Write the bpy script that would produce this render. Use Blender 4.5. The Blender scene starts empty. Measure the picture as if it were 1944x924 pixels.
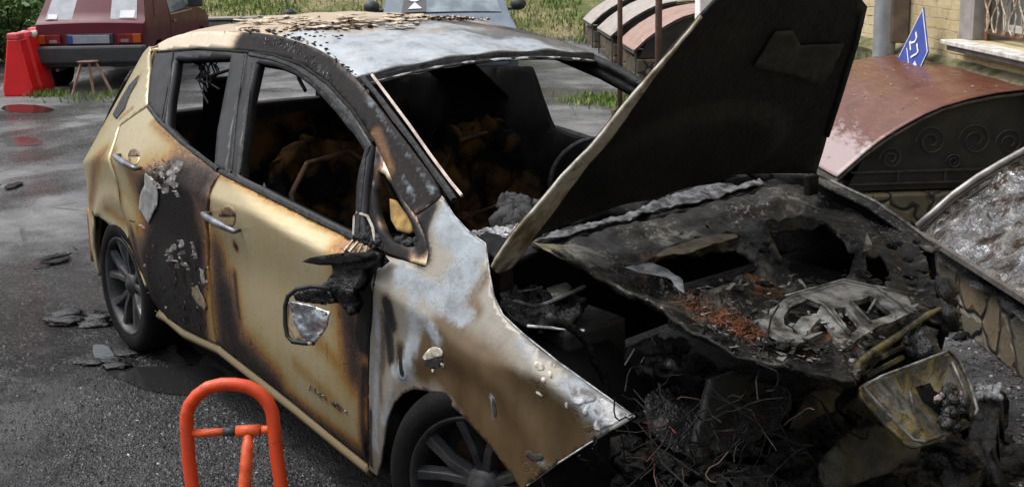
import bpy, bmesh, math, random
import numpy as np
from mathutils import Vector, Matrix, noise
from mathutils.geometry import delaunay_2d_cdt
random.seed(7); RNG = np.random.default_rng(7)
sc = bpy.context.scene
COL = sc.collection
R = math.radians

# ------------------------------------------------------------------ camera
CX, CY, FPX = 1021.11, 321.54, 2209.62
EYE = np.array([2.5465, -2.6531, 1.8864]); YAW, PIT, ROL = 2.45848, 0.19876, -0.01381
def _axes():
    c, s = math.cos(YAW), math.sin(YAW); cp, sp = math.cos(PIT), math.sin(PIT)
    F = np.array([c*cp, s*cp, -sp]); Rt = np.array([s, -c, 0.]); U = np.cross(Rt, F)
    return F, Rt*math.cos(ROL)+U*math.sin(ROL), U*math.cos(ROL)-Rt*math.sin(ROL)
FW, RT, UP = _axes()
cam_d = bpy.data.cameras.new('camera'); cam = bpy.data.objects.new('camera', cam_d); COL.objects.link(cam)
m = Matrix.Identity(4)
for i in range(3):
    m[i][0] = RT[i]; m[i][1] = UP[i]; m[i][2] = -FW[i]; m[i][3] = EYE[i]
cam.matrix_world = m
cam_d.sensor_width = 36; cam_d.lens = 36*FPX/1944
cam_d.shift_x = (972-CX)/1944; cam_d.shift_y = (CY-462)/1944
cam_d.clip_start = .05; cam_d.clip_end = 500
sc.camera = cam

# ------------------------------------------------------------------ light (overcast)
w = bpy.data.worlds.new('World'); sc.world = w; w.use_nodes = True
nt = w.node_tree; nt.nodes.clear()
sky = nt.nodes.new('ShaderNodeTexSky'); sky.sky_type = 'NISHITA'; sky.sun_disc = False
SUN_EL, SUN_AZ = R(60), R(-140)       # azimuth: direction the light comes from, ccw from +X
sky.sun_elevation = SUN_EL; sky.sun_rotation = R(90)-SUN_AZ
sky.air_density = 1.0; sky.dust_density = 4.0; sky.ozone_density = 1.0
hs = nt.nodes.new('ShaderNodeHueSaturation'); hs.inputs['Saturation'].default_value = .35
wtc = nt.nodes.new('ShaderNodeTexCoord'); wsp = nt.nodes.new('ShaderNodeSeparateXYZ'); wmr = nt.nodes.new('ShaderNodeMapRange')
wmr.inputs['From Min'].default_value = 0; wmr.inputs['From Max'].default_value = 1; wmr.inputs['To Min'].default_value = .40; wmr.inputs['To Max'].default_value = 2.1
wvm = nt.nodes.new('ShaderNodeVectorMath'); wvm.operation = 'SCALE'
nt.links.new(wtc.outputs['Generated'], wsp.inputs[0]); nt.links.new(wsp.outputs[2], wmr.inputs['Value']); nt.links.new(wmr.outputs[0], wvm.inputs['Scale'])
bg = nt.nodes.new('ShaderNodeBackground'); bg.inputs['Strength'].default_value = .13
wo = nt.nodes.new('ShaderNodeOutputWorld')
nt.links.new(sky.outputs[0], hs.inputs['Color']); nt.links.new(hs.outputs[0], wvm.inputs[0]); nt.links.new(wvm.outputs[0], bg.inputs['Color']); nt.links.new(bg.outputs[0], wo.inputs['Surface'])
sd = bpy.data.lights.new('sun', 'SUN'); sd.energy = 0.7; sd.angle = R(22); sd.color = (1, .97, .93)
so = bpy.data.objects.new('sun', sd); COL.objects.link(so)
dirv = Vector((math.cos(SUN_AZ)*math.cos(SUN_EL), math.sin(SUN_AZ)*math.cos(SUN_EL), math.sin(SUN_EL)))
so.rotation_euler = dirv.to_track_quat('Z', 'Y').to_euler(); so.location = (0, 0, 20)
sc.view_settings.view_transform = 'Standard'; sc.view_settings.look = 'None'
sc.view_settings.gamma = 1; sc.view_settings.exposure = 0.6
sc.view_settings.use_curve_mapping = False

# ------------------------------------------------------------------ measuring helpers
def ray(u, v):
    return FW + RT*(u-CX)/FPX - UP*(v-CY)/FPX
def at(u, v, D): return EYE + D*ray(u, v)
def on(u, v, ax, val):
    d = ray(u, v); return EYE + (val-EYE[ax])/d[ax]*d
def ground(u, v): return on(u, v, 2, 0.)

# ------------------------------------------------------------------ mesh helpers
ROOTLOC = {}
def link_mesh(name, V, Fc, mat, parent=None, smooth=False, mods=None):
    me = bpy.data.meshes.new(name)
    off = ROOTLOC.get(parent.name, (0, 0, 0)) if parent else (0, 0, 0)
    me.from_pydata([(a[0]-off[0], a[1]-off[1], a[2]-off[2]) for a in V], [], [tuple(int(i) for i in f) for f in Fc])
    if mat: me.materials.append(mat)
    me.update()
    if smooth:
        me.polygons.foreach_set('use_smooth', [True]*len(me.polygons))
    o = bpy.data.objects.new(name, me); COL.objects.link(o)
    if parent: o.parent = parent
    return o
def empty(name, loc, rz=0, label=None, cat=None, group=None, world=False):
    o = bpy.data.objects.new(name, None); COL.objects.link(o); o.empty_display_size = .2
    o.location = loc; o.rotation_euler = (0, 0, rz)
    if label: o['label'] = label
    if cat: o['category'] = cat
    if group: o['group'] = group
    if world: ROOTLOC[o.name] = tuple(loc)
    return o
def tag(o, label=None, cat=None, group=None, kind=None):
    if label: o['label'] = label
    if cat: o['category'] = cat
    if group: o['group'] = group
    if kind: o['kind'] = kind
    return o
def sub(part):    # children of a part share the part's offset
    p = part.parent
    while p:
        if p.name in ROOTLOC: ROOTLOC[part.name] = ROOTLOC[p.name]; break
        p = p.parent
    return part

class MB:
    def __init__(s): s.V = []; s.F = []
    def add(s, V, F):
        n = len(s.V); s.V += [tuple(map(float, v)) for v in V]; s.F += [tuple(i+n for i in f) for f in F]; return s
    def box(s, c, d, M=None, jit=0):
        x, y, z = d[0]/2, d[1]/2, d[2]/2
        P = [Vector((sx*x, sy*y, sz*z)) for sx in (-1, 1) for sy in (-1, 1) for sz in (-1, 1)]
        if jit: P = [p+Vector([random.uniform(-jit, jit) for _ in range(3)]) for p in P]
        if M is not None: P = [M @ p for p in P]
        P = [p+Vector(c) for p in P]
        return s.add(P, [(0, 1, 3, 2), (4, 6, 7, 5), (0, 4, 5, 1), (2, 3, 7, 6), (0, 2, 6, 4), (1, 5, 7, 3)])
    def b2(s, a, b):
        return s.box([(a[i]+b[i])/2 for i in range(3)], [abs(b[i]-a[i]) for i in range(3)])
    def tube(s, pts, r, n=10, closed=False, rs=None):
        P = [Vector([float(q) for q in p]) for p in pts]; V = []; F = []
        N = len(P); up = None
        for i, p in enumerate(P):
            a = P[i-1] if (i > 0 or closed) else p; b = P[(i+1) % N] if (i < N-1 or closed) else p
            t = (b-a).normalized()
            if up is None: up = Vector((0, 0, 1)) if abs(t.z) < .9 else Vector((1, 0, 0))
            x = t.cross(up).normalized(); y = x.cross(t).normalized(); up = y
            rr = rs[i] if rs else r
            for k in range(n):
                an = 2*math.pi*k/n; V.append(p+x*math.cos(an)*rr+y*math.sin(an)*rr)
        for i in range(N if closed else N-1):
            j = (i+1) % N
            for k in range(n):
                l = (k+1) % n; F.append((i*n+k, i*n+l, j*n+l, j*n+k))
        if not closed: F.append(tuple(range(n-1, -1, -1))); F.append(tuple((N-1)*n+k for k in range(n)))
        return s.add(V, F)
    def lathe(s, prof, n=48, M=None, a0=0, a1=2*math.pi):      # prof (r, h) about local Y
        full = abs(a1-a0-2*math.pi) < 1e-6; K = n if full else n+1; V = []; F = []
        for r, h in prof:
            for k in range(K):
                a = a0+(a1-a0)*k/n; V.append(Vector((r*math.cos(a), h, r*math.sin(a))))
        for i in range(len(prof)-1):
            for k in range(n):
                l = (k+1) % K; F.append((i*K+k, i*K+l, (i+1)*K+l, (i+1)*K+k))
        if M is not None: V = [M @ v for v in V]
        return s.add(V, F)
    def prism(s, poly, h0, h1, f):      # poly 2-D, f(a,b,h)->3-D
        n = len(poly); V = [f(a, b, h0) for a, b in poly]+[f(a, b, h1) for a, b in poly]
        F = [tuple(range(n-1, -1, -1)), tuple(range(n, 2*n))]+[(i, (i+1) % n, n+(i+1) % n, n+i) for i in range(n)]
        return s.add(V, F)
    def grid(s, nu, nv, f, flip=False):
        V = [f(i/nu, j/nv) for i in range(nu+1) for j in range(nv+1)]; F = []
        for i in range(nu):
            for j in range(nv):
                a = i*(nv+1)+j; q = (a, a+nv+1, a+nv+2, a+1); F.append(q[::-1] if flip else q)
        return s.add(V, F)
    def build(s, name, mat, parent=None, smooth=False, bevel=0, solid=0, soff=-1, fix=True):
        o = link_mesh(name, s.V, s.F, mat, parent, smooth)
        if fix:
            bm = bmesh.new(); bm.from_mesh(o.data); bmesh.ops.recalc_face_normals(bm, faces=bm.faces); bm.to_mesh(o.data); bm.free()
        if solid:
            md = o.modifiers.new('solid', 'SOLIDIFY'); md.thickness = solid; md.offset = soff
        if bevel:
            md = o.modifiers.new('bevel', 'BEVEL'); md.width = bevel; md.segments = 2; md.limit_method = 'ANGLE'; md.angle_limit = R(35)
        if smooth and (bevel or smooth == 'auto'):
            o.data.polygons.foreach_set('use_smooth', [True]*len(o.data.polygons))
            try:
                md = o.modifiers.new('wn', 'WEIGHTED_NORMAL'); md.keep_sharp = True
            except Exception: pass
        return o

def resample(poly, step):
    out = []; n = len(poly)
    for i in range(n):
        a = poly[i]; b = poly[(i+1) % n]; L = math.hypot(b[0]-a[0], b[1]-a[1]); k = max(1, int(L/step))
        for j in range(k): out.append((a[0]+(b[0]-a[0])*j/k, a[1]+(b[1]-a[1])*j/k))
    return out
def smooth_poly(poly, it=1, closed=True):
    for _ in range(it):
        o = []
        n = len(poly)
        for i in range(n if closed else n-1):
            a = poly[i]; b = poly[(i+1) % n]
            o += [(a[0]*.75+b[0]*.25, a[1]*.75+b[1]*.25), (a[0]*.25+b[0]*.75, a[1]*.25+b[1]*.75)]
        if not closed: o = [poly[0]]+o+[poly[-1]]
        poly = o
    return poly
def inside(pt, poly):
    x, y = pt; c = False; n = len(poly); j = n-1
    for i in range(n):
        xi, yi = poly[i]; xj, yj = poly[j]
        if (yi > y) != (yj > y) and x < (xj-xi)*(y-yi)/(yj-yi)+xi: c = not c
        j = i
    return c
def cdt(outline, holes, step):
    loops = [resample(outline, step)]+[resample(h, step) for h in holes]
    V = []; E = []
    for L in loops:
        n0 = len(V); V += L; E += [(n0+i, n0+(i+1) % len(L)) for i in range(len(L))]
    A = np.array(V)
    xs = np.arange(A[:, 0].min()+step/2, A[:, 0].max(), step); ys = np.arange(A[:, 1].min()+step/2, A[:, 1].max(), step*.9)
    nb = len(V)
    for j, y in enumerate(ys):
        for x in xs:
            p = (x+(step/2 if j % 2 else 0), y)
            if not inside(p, loops[0]) or any(inside(p, h) for h in loops[1:]): continue
            if np.min((A[:, 0]-p[0])**2+(A[:, 1]-p[1])**2) < (step*.45)**2: continue
            V.append(p)
    vo, eo, fo, *_ = delaunay_2d_cdt([Vector(v) for v in V], E, [], 0, 1e-6)
    P = [(v.x, v.y) for v in vo]; out = []
    for f in fo:
        c = (sum(P[i][0] for i in f)/len(f), sum(P[i][1] for i in f)/len(f))
        if inside(c, loops[0]) and not any(inside(c, h) for h in loops[1:]): out.append(tuple(f))
    return P, out
def surf(name, outline, fn, mat, parent, step=.03, holes=(), solid=.012, flip=False, soff=-1, stains=None, smooth=True, mirror=False, wob=0):
    P, F = cdt(outline, list(holes), step)
    V = [fn(a, b) for a, b in P]
    if wob: V = [v+wob*np.array(noise.noise_vector(Vector(v)*7)) for v in V]
    if mirror: V = [(v[0], -v[1], v[2]) for v in V]; flip = not flip
    if flip: F = [f[::-1] for f in F]
    o = link_mesh(name, V, F, mat, parent, smooth)
    if stains is not None: paint(o, V, stains)
    if solid:
        md = o.modifiers.new('solid', 'SOLIDIFY'); md.thickness = solid; md.offset = soff
    return o
def segdist(V, pts):
    V = np.asarray(V, float); best = np.full(len(V), 1e9)
    pts = [np.asarray(p, float) for p in pts]
    if len(pts) == 1: return np.linalg.norm(V-pts[0], axis=1)
    for a, b in zip(pts[:-1], pts[1:]):
        ab = b-a; t = np.clip(((V-a)@ab)/max(ab@ab, 1e-9), 0, 1)
        best = np.minimum(best, np.linalg.norm(V-(a+t[:, None]*ab), axis=1))
    return best
def paint(o, V, stains):
    """stains: (channel 0 char 1 ash 2 brown, [3-D points], radius m, strength)"""
    C = np.zeros((len(V), 4), np.float32); C[:, 3] = 1
    for ch, pts, r, st in stains:
        d = segdist(V, pts)/r
        f = np.exp(-.72*d*d)
        if st > 0: C[:, ch] = np.maximum(C[:, ch], f*st)+.35*np.minimum(C[:, ch], f*st)*(1-np.minimum(1, np.maximum(C[:, ch], f*st)))
        else: C[:, ch] = C[:, ch]*(1+f*st)
    a = o.data.color_attributes.new('mask', 'FLOAT_COLOR', 'POINT')
    a.data.foreach_set('color', C.ravel())

# ------------------------------------------------------------------ materials
class N:
    def __init__(s, name):
        s.m = bpy.data.materials.new(name); s.m.use_nodes = True; s.t = s.m.node_tree; s.t.nodes.clear()
        s.out = s.n('ShaderNodeOutputMaterial'); s.p = s.n('ShaderNodeBsdfPrincipled'); s.l(s.p.outputs[0], s.out.inputs[0])
        s.tc = s.n('ShaderNodeTexCoord').outputs['Object']
    def n(s, t, **k):
        o = s.t.nodes.new(t)
        for a, b in k.items(): setattr(o, a, b)
        return o
    def l(s, a, b): s.t.links.new(a, b)
    def setp(s, **k):
        for a, b in k.items():
            i = s.p.inputs[a.replace('_', ' ')]
            if hasattr(b, 'is_linked') or isinstance(b, bpy.types.NodeSocket): s.l(b, i)
            else: i.default_value = b
    def noise(s, scale, detail=6, rough=.6, vec=None, dist=0, sc3=None):
        o = s.n('ShaderNodeTexNoise'); o.inputs['Scale'].default_value = scale; o.inputs['Detail'].default_value = detail
        o.inputs['Roughness'].default_value = rough; o.inputs['Distortion'].default_value = dist
        v = vec or s.tc
        if sc3: v = s.map(v, sc3)
        s.l(v, o.inputs['Vector']); return o.outputs['Fac']
    def map(s, v, sc3, rot=(0, 0, 0), loc=(0, 0, 0)):
        mp = s.n('ShaderNodeMapping'); mp.inputs['Scale'].default_value = sc3; mp.inputs['Rotation'].default_value = rot; mp.inputs['Location'].default_value = loc
        s.l(v, mp.inputs['Vector']); return mp.outputs[0]
    def vor(s, scale, feat='F1', vec=None, out='Distance', rnd=1):
        o = s.n('ShaderNodeTexVoronoi', feature=feat); o.inputs['Scale'].default_value = scale; o.inputs['Randomness'].default_value = rnd
        s.l(vec or s.tc, o.inputs['Vector']); return o.outputs[out]
    def math(s, op, a, b=0, c=None, clamp=False):
        o = s.n('ShaderNodeMath', operation=op, use_clamp=clamp)
        for i, x in enumerate((a, b) if c is None else (a, b, c)):
            if isinstance(x, bpy.types.NodeSocket): s.l(x, o.inputs[i])
            else: o.inputs[i].default_value = x
        return o.outputs[0]
    def ramp(s, f, stops, interp='LINEAR'):
        o = s.n('ShaderNodeValToRGB'); cr = o.color_ramp; cr.interpolation = interp
        while len(cr.elements) < len(stops): cr.elements.new(.5)
        for e, (p, c) in zip(cr.elements, stops):
            e.position = p; e.color = (*c, 1) if not isinstance(c, (int, float)) else (c, c, c, 1)
        s.l(f, o.inputs[0]); return o.outputs[0]
    def mix(s, f, a, b):
        o = s.n('ShaderNodeMix', data_type='RGBA')
        for i, x in ((0, f), (6, a), (7, b)):
            if isinstance(x, bpy.types.NodeSocket): s.l(x, o.inputs[i])
            elif isinstance(x, (int, float)): o.inputs[i].default_value = x
            else: o.inputs[i].default_value = (*x, 1)
        return o.outputs[2]
    def bump(s, h, strength=.3, dist=.01):
        o = s.n('ShaderNodeBump'); o.inputs['Strength'].default_value = strength; o.inputs['Distance'].default_value = dist
        s.l(h, o.inputs['Height']); s.l(o.outputs[0], s.p.inputs['Normal']); return o
def simple(name, c1, c2=None, scale=8, rough=.5, r2=None, metal=0, bump=.2, bd=.004, bscale=60, stops=(.4, .6), coat=0, spec=.5, detail=6):
    s = N(name); c2 = c2 or tuple(x*.7 for x in c1)
    f = s.noise(scale, detail)
    s.setp(Base_Color=s.ramp(f, [(stops[0], c1), (stops[1], c2)]), Metallic=metal)
    s.p.inputs['Specular IOR Level'].default_value = spec
    g = s.noise(scale*2.3, 5)
    s.setp(Roughness=s.ramp(g, [(.35, rough), (.65, r2 if r2 is not None else min(1, rough*1.3))]))
    if coat: s.p.inputs['Coat Weight'].default_value = coat; s.p.inputs['Coat Roughness'].default_value = .1
    if bump: s.bump(s.noise(bscale, 5, .7), bump, bd)
    return s.m

def burnt_paint(name, stops, ash=(.27, .305, .33), brown=((.055, .033, .010), (.10, .063, .027)), metal=.25, rough=.38, ashr=.5, speck=True, heat=.25):
    s = N(name)
    at_ = s.n('ShaderNodeAttribute', attribute_name='mask'); sep = s.n('ShaderNodeSeparateColor'); s.l(at_.outputs['Color'], sep.inputs[0])
    ch, ash_, br = sep.outputs[0], sep.outputs[1], sep.outputs[2]
    n1 = s.noise(5, 8, .62, dist=.4); n2 = s.noise(28, 8, .7); n3 = s.noise(140, 4, .7)
    drip = s.noise(1, 5, .6, sc3=(34, 34, 3))                    # water and soot runs down the panels
    k = s.math('ADD', ch, s.math('MULTIPLY', s.math('SUBTRACT', n1, .5), .20))
    k = s.math('ADD', k, s.math('MULTIPLY', s.math('SUBTRACT', n2, .5), .16))
    k = s.math('ADD', k, s.math('MULTIPLY', s.math('SUBTRACT', drip, .5), .16))
    k = s.math('ADD', k, s.math('MULTIPLY', s.math('SUBTRACT', s.noise(1.7, 5, .6), .42), heat))
    col = s.ramp(k, stops)
    ve = s.vor(58, 'DISTANCE_TO_EDGE'); band = s.ramp(k, [(.30, 0.), (.42, .9), (.62, .9), (.8, .35)])
    crk = s.math('MULTIPLY', s.math('MULTIPLY', s.ramp(ve, [(.02, 1.), (.09, 0.)]), band), s.ramp(s.noise(11, 5), [(.42, 0.), (.55, 1.)]))
    col = s.mix(s.math('MULTIPLY', crk, .8), col, (.012, .009, .008))
    runs = s.noise(1, 4, .75, sc3=(60, 60, 2.2)); rn = s.math('MULTIPLY', s.ramp(runs, [(.56, 0.), (.68, .55)]), s.ramp(k, [(.10, .25), (.40, 1.)]))
    col = s.mix(rn, col, (.045, .028, .016))
    # brown scorch
    kb = s.math('ADD', br, s.math('MULTIPLY', s.math('SUBTRACT', n1, .5), .55))
    kb = s.math('ADD', kb, s.math('MULTIPLY', s.math('SUBTRACT', drip, .5), .2))
    fb = s.ramp(kb, [(.28, 0.), (.66, 1.)])
    bc = s.ramp(s.noise(7, 7, .6, sc3=(1, 1, .5)), [(.35, brown[0]), (.62, brown[1])])
    col = s.mix(fb, col, bc)
    fleck = s.math('MULTIPLY', s.ramp(s.noise(75, 5, .8), [(.52, 0.), (.66, .8)]), s.ramp(k, [(.12, 0.), (.34, 1.)]))
    col = s.mix(fleck, col, (.035, .022, .016))
    # ash
    ka = s.math('ADD', ash_, s.math('MULTIPLY', s.math('SUBTRACT', n1, .5), 1.1))
    ka = s.math('ADD', ka, s.math('MULTIPLY', s.math('SUBTRACT', n2, .5), .95))
    fa = s.ramp(ka, [(.30, 0.), (.5, .45), (.62, .9), (.8, 1.)])
    ac = s.ramp(s.noise(11, 8, .68), [(.3, tuple(x*.42 for x in ash)), (.46, tuple(x*.8 for x in ash)), (.62, ash), (.72, tuple(min(.8, x*1.22) for x in ash))])
    col = s.mix(fa, col, ac)
    if speck:      # soot specks and pitted paint
        vs = s.vor(95, 'F1'); sp = s.math('MULTIPLY', s.ramp(vs, [(.12, 1.), (.24, 0.)]), s.ramp(s.noise(9, 4), [(.45, 0.), (.62, .8)]))
        col = s.mix(sp, col, (.03, .022, .018))
    col = s.mix(s.math('MULTIPLY', s.ramp(n3, [(.55, 0.), (.75, 1.)]), .35), col, (.05, .04, .03))
    col = s.mix(s.math('MULTIPLY', s.math('SUBTRACT', k, .98), 5, clamp=True), col, (.014, .014, .015))
    s.setp(Base_Color=col)
    fch = s.ramp(k, [(.45, 0.), (.7, 1.)])
    s.setp(Metallic=s.math('MULTIPLY', s.math('SUBTRACT', 1, fch, clamp=True), metal))
    s.setp(Specular_IOR_Level=s.math('SUBTRACT', .5, s.math('MULTIPLY', fch, .40)))
    rr = s.math('ADD', s.math('MULTIPLY', fch, .25), s.ramp(n2, [(.3, rough), (.7, rough+.15)]))
    rr = s.math('ADD', rr, s.math('MULTIPLY', fa, ashr-.3), clamp=True); s.setp(Roughness=rr)
    h = s.math('ADD', s.math('MULTIPLY', n2, s.math('ADD', .12, fch)), s.math('MULTIPLY', fa, .6))
    h = s.math('SUBTRACT', h, s.math('MULTIPLY', crk, .8))
    h = s.math('ADD', h, s.math('MULTIPLY', n3, s.math('ADD', .05, s.math('MULTIPLY', fch, .5))))
    s.bump(h, .5, .004)
    return s.m

GOLD = (.37, .285, .135); GOLD2 = (.33, .19, .052)
M = {}
M['gold'] = burnt_paint('burnt_gold_paint', [(0., (.42, .355, .215)), (.14, GOLD), (.28, GOLD2), (.40, (.27, .13, .04)), (.52, (.095, .048, .026)), (.64, (.026, .019, .016)), (.78, (.0085, .008, .0085))], rough=.25, metal=.5)
M['fender'] = burnt_paint('burnt_fender_paint', [(0., (.21, .195, .165)), (.3, (.16, .135, .09)), (.5, (.10, .08, .06)), (.68, (.03, .03, .03)), (1., (.015, .015, .015))], metal=.2)
M['pillar'] = burnt_paint('burnt_pillar_paint', [(0., (.55, .48, .36)), (.25, (.45, .36, .22)), (.42, (.22, .11, .05)), (.55, (.05, .04, .034)), (.72, (.016, .016, .017)), (1., (.009, .009, .0095))], brown=((.22, .10, .035), (.12, .07, .04)), rough=.35)
M['roof'] = burnt_paint('burnt_roof_paint', [(0., (.42, .33, .22)), (.3, (.26, .17, .10)), (.5, (.12, .10, .08)), (.7, (.035, .033, .03)), (1., (.02, .02, .02))], ash=(.36, .395, .42), brown=((.05, .048, .042), (.12, .115, .10)), rough=.36, ashr=.42)
M['black'] = simple('charred_black', (.0035, .0035, .004), (.009, .0085, .008), 14, .45, .8, bump=.8, bd=.005, bscale=70, spec=.16)
M['trim'] = simple('sooty_grey_trim', (.008, .0085, .010), (.015, .016, .018), 5, .42, .6, bump=.25, bd=.002, bscale=90, spec=.28)
M['trimrough'] = simple('blistered_trim', (.004, .004, .0045), (.024, .0255, .028), 40, .35, .7, bump=.9, bd=.006, bscale=120, spec=.3)
M['void'] = simple('deep_soot', (.002, .002, .0025), (.004, .0038, .0035), 10, .8, .95, bump=.5, bscale=40, spec=.08)
def hoodm():
    s = N('sooty_hood_underside')
    n = s.noise(3.5, 8, .65, dist=.5); g = s.noise(30, 6, .7)
    s.setp(Base_Color=s.ramp(n, [(.35, (.0010, .0014, .0028)), (.5, (.0018, .002, .003)), (.63, (.006, .0055, .0045)), (.76, (.022, .019, .014))]))
    s.setp(Roughness=s.ramp(g, [(.3, .55), (.7, .85)])); s.p.inputs['Specular IOR Level'].default_value = .3
    s.bump(g, .8, .006); return s.m
M['hood'] = hoodm()
M['hoodpatch'] = simple('scorched_insulation', (.024, .022, .018), (.008, .0075, .006), 14, .8, .95, bump=.7, bscale=60)
def edgem():
    s = N('scorched_bare_edge'); n = s.noise(9, 7, .65)
    s.setp(Base_Color=s.ramp(n, [(.3, (.06, .045, .025)), (.44, (.22, .18, .12)), (.58, (.42, .40, .35)), (.68, (.11, .08, .045))]), Roughness=.5, Metallic=.2)
    s.bump(s.noise(60, 5, .7), .5, .003); return s.m
M['edge'] = edgem()
def wreckm():
    s = N('burnt_inner_panel'); n = s.noise(4, 8, .68, dist=.6); g = s.noise(45, 6, .75)
    c = s.ramp(n, [(.3, (.004, .004, .005)), (.46, (.007, .0065, .006)), (.55, (.013, .0115, .009)), (.60, (.085, .08, .068)), (.63, (.030, .027, .02)), (.66, (.006, .0055, .005))])
    sp = s.ramp(s.noise(60, 5, .85), [(.56, 0.), (.62, .9)]); sp = s.math('MULTIPLY', sp, s.ramp(s.noise(5, 4), [(.42, 0.), (.6, 1.)])); c = s.mix(sp, c, (.20, .19, .17))
    r = s.ramp(s.noise(2.2, 6, .7, vec=s.map(s.tc, (1, 1, 1), loc=(3, 5, 1))), [(.6, 0.), (.68, .8)]); c = s.mix(r, c, (.16, .065, .025))
    s.setp(Base_Color=c, Roughness=s.ramp(g, [(.3, .38), (.7, .85)])); s.p.inputs['Specular IOR Level'].default_value = .22
    s.bump(s.math('ADD', s.math('MULTIPLY', n, 1.0), s.math('MULTIPLY', g, .6)), .9, .008); return s.m
M['wreck'] = wreckm()
M['wreckold'] = simple('olive_scorched_metal', (.12, .10, .038), (.009, .009, .008), 11, .25, .6, metal=.35, bump=1, bd=.006, bscale=40, stops=(.40, .55))
def lidm():
    s = N('scorched_lid'); n = s.noise(7, 8, .72, dist=.8, sc3=(1, 1, 1)); g = s.noise(30, 7, .75)
    c = s.ramp(n, [(.30, (.006, .006, .006)), (.42, (.025, .025, .020)), (.50, (.09, .088, .075)), (.55, (.13, .095, .022)), (.60, (.018, .017, .013)), (.72, (.075, .072, .06))])
    c = s.mix(s.ramp(g, [(.5, 0.), (.62, .8)]), c, (.012, .012, .011)); s.setp(Base_Color=c, Roughness=s.ramp(g, [(.3, .25), (.7, .7)]), Metallic=.3); s.bump(g, .9, .006); return s.m
M['lid'] = lidm()
M['olive'] = simple('dark_olive_scorch', (.040, .038, .022), (.008, .008, .007), 10, .35, .7, metal=.3, bump=1, bd=.006, bscale=40)
M['alu'] = simple('ashy_aluminium', (.20, .20, .19), (.025, .023, .019), 16, .45, .75, metal=.35, bump=.7, bd=.005, bscale=50)
M['ash'] = simple('white_ash', (.5, .51, .52), (.13, .13, .13), 25, .8, .95, bump=.9, bscale=80)
M['flake'] = simple('peeled_paint', (.62, .58, .54), (.25, .22, .20), 30, .5, .8, bump=.3)
M['greyflake'] = simple('bare_grey_primer', (.22, .22, .22), (.30, .29, .28), 12, .45, .6, bump=.3)
M['rust'] = simple('rusted_brown', (.060, .027, .008), (.006, .004, .003), 9, .75, .9, bump=.8, bscale=50)
M['seat'] = simple('burnt_seat', (.0022, .002, .002), (.085, .046, .015), 3.6, .8, .95, bump=1, bd=.012, bscale=35, stops=(.47, .62), spec=.1)
M['rim'] = simple('sooty_alloy', (.022, .023, .025), (.06, .06, .06), 9, .38, .6, metal=.35, bump=.3, bscale=60)
M['tyre'] = simple('tyre_rubber', (.0035, .0035, .004), (.007, .007, .007), 14, .7, .9, spec=.12, bump=.5, bscale=60)
M['chrome'] = simple('heat_dulled_chrome', (.20, .215, .24), (.08, .08, .09), 16, .3, .5, metal=.6, bump=.3)
M['meltchrome'] = simple('melted_mirror_metal', (.45, .48, .5), (.22, .24, .26), 7, .15, .35, metal=.8, bump=.4, bd=.01, bscale=18)
M['gloss'] = simple('wet_melted_plastic', (.005, .005, .0055), (.010, .010, .010), 9, .14, .4, bump=1, bd=.02, bscale=18, spec=.35)
M['foil'] = None
M['redwire'] = simple('red_wire', (.16, .015, .012), (.06, .01, .01), 9, .5)
M['copper'] = simple('bare_copper_wire', (.09, .04, .025), (.04, .02, .015), 9, .6)

# ================================================================== SETTING
C0 = np.array([EYE[0], EYE[1], 0.]); WA = R(145)
wa = np.array([math.cos(WA), math.sin(WA), 0.]); wr = np.array([math.sin(WA), -math.cos(WA), 0.])
def WL(s, d, z): return C0+s*wa+(3.64-d)*wr+np.array([0, 0, z])      # along the house wall, out from it, up

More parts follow.
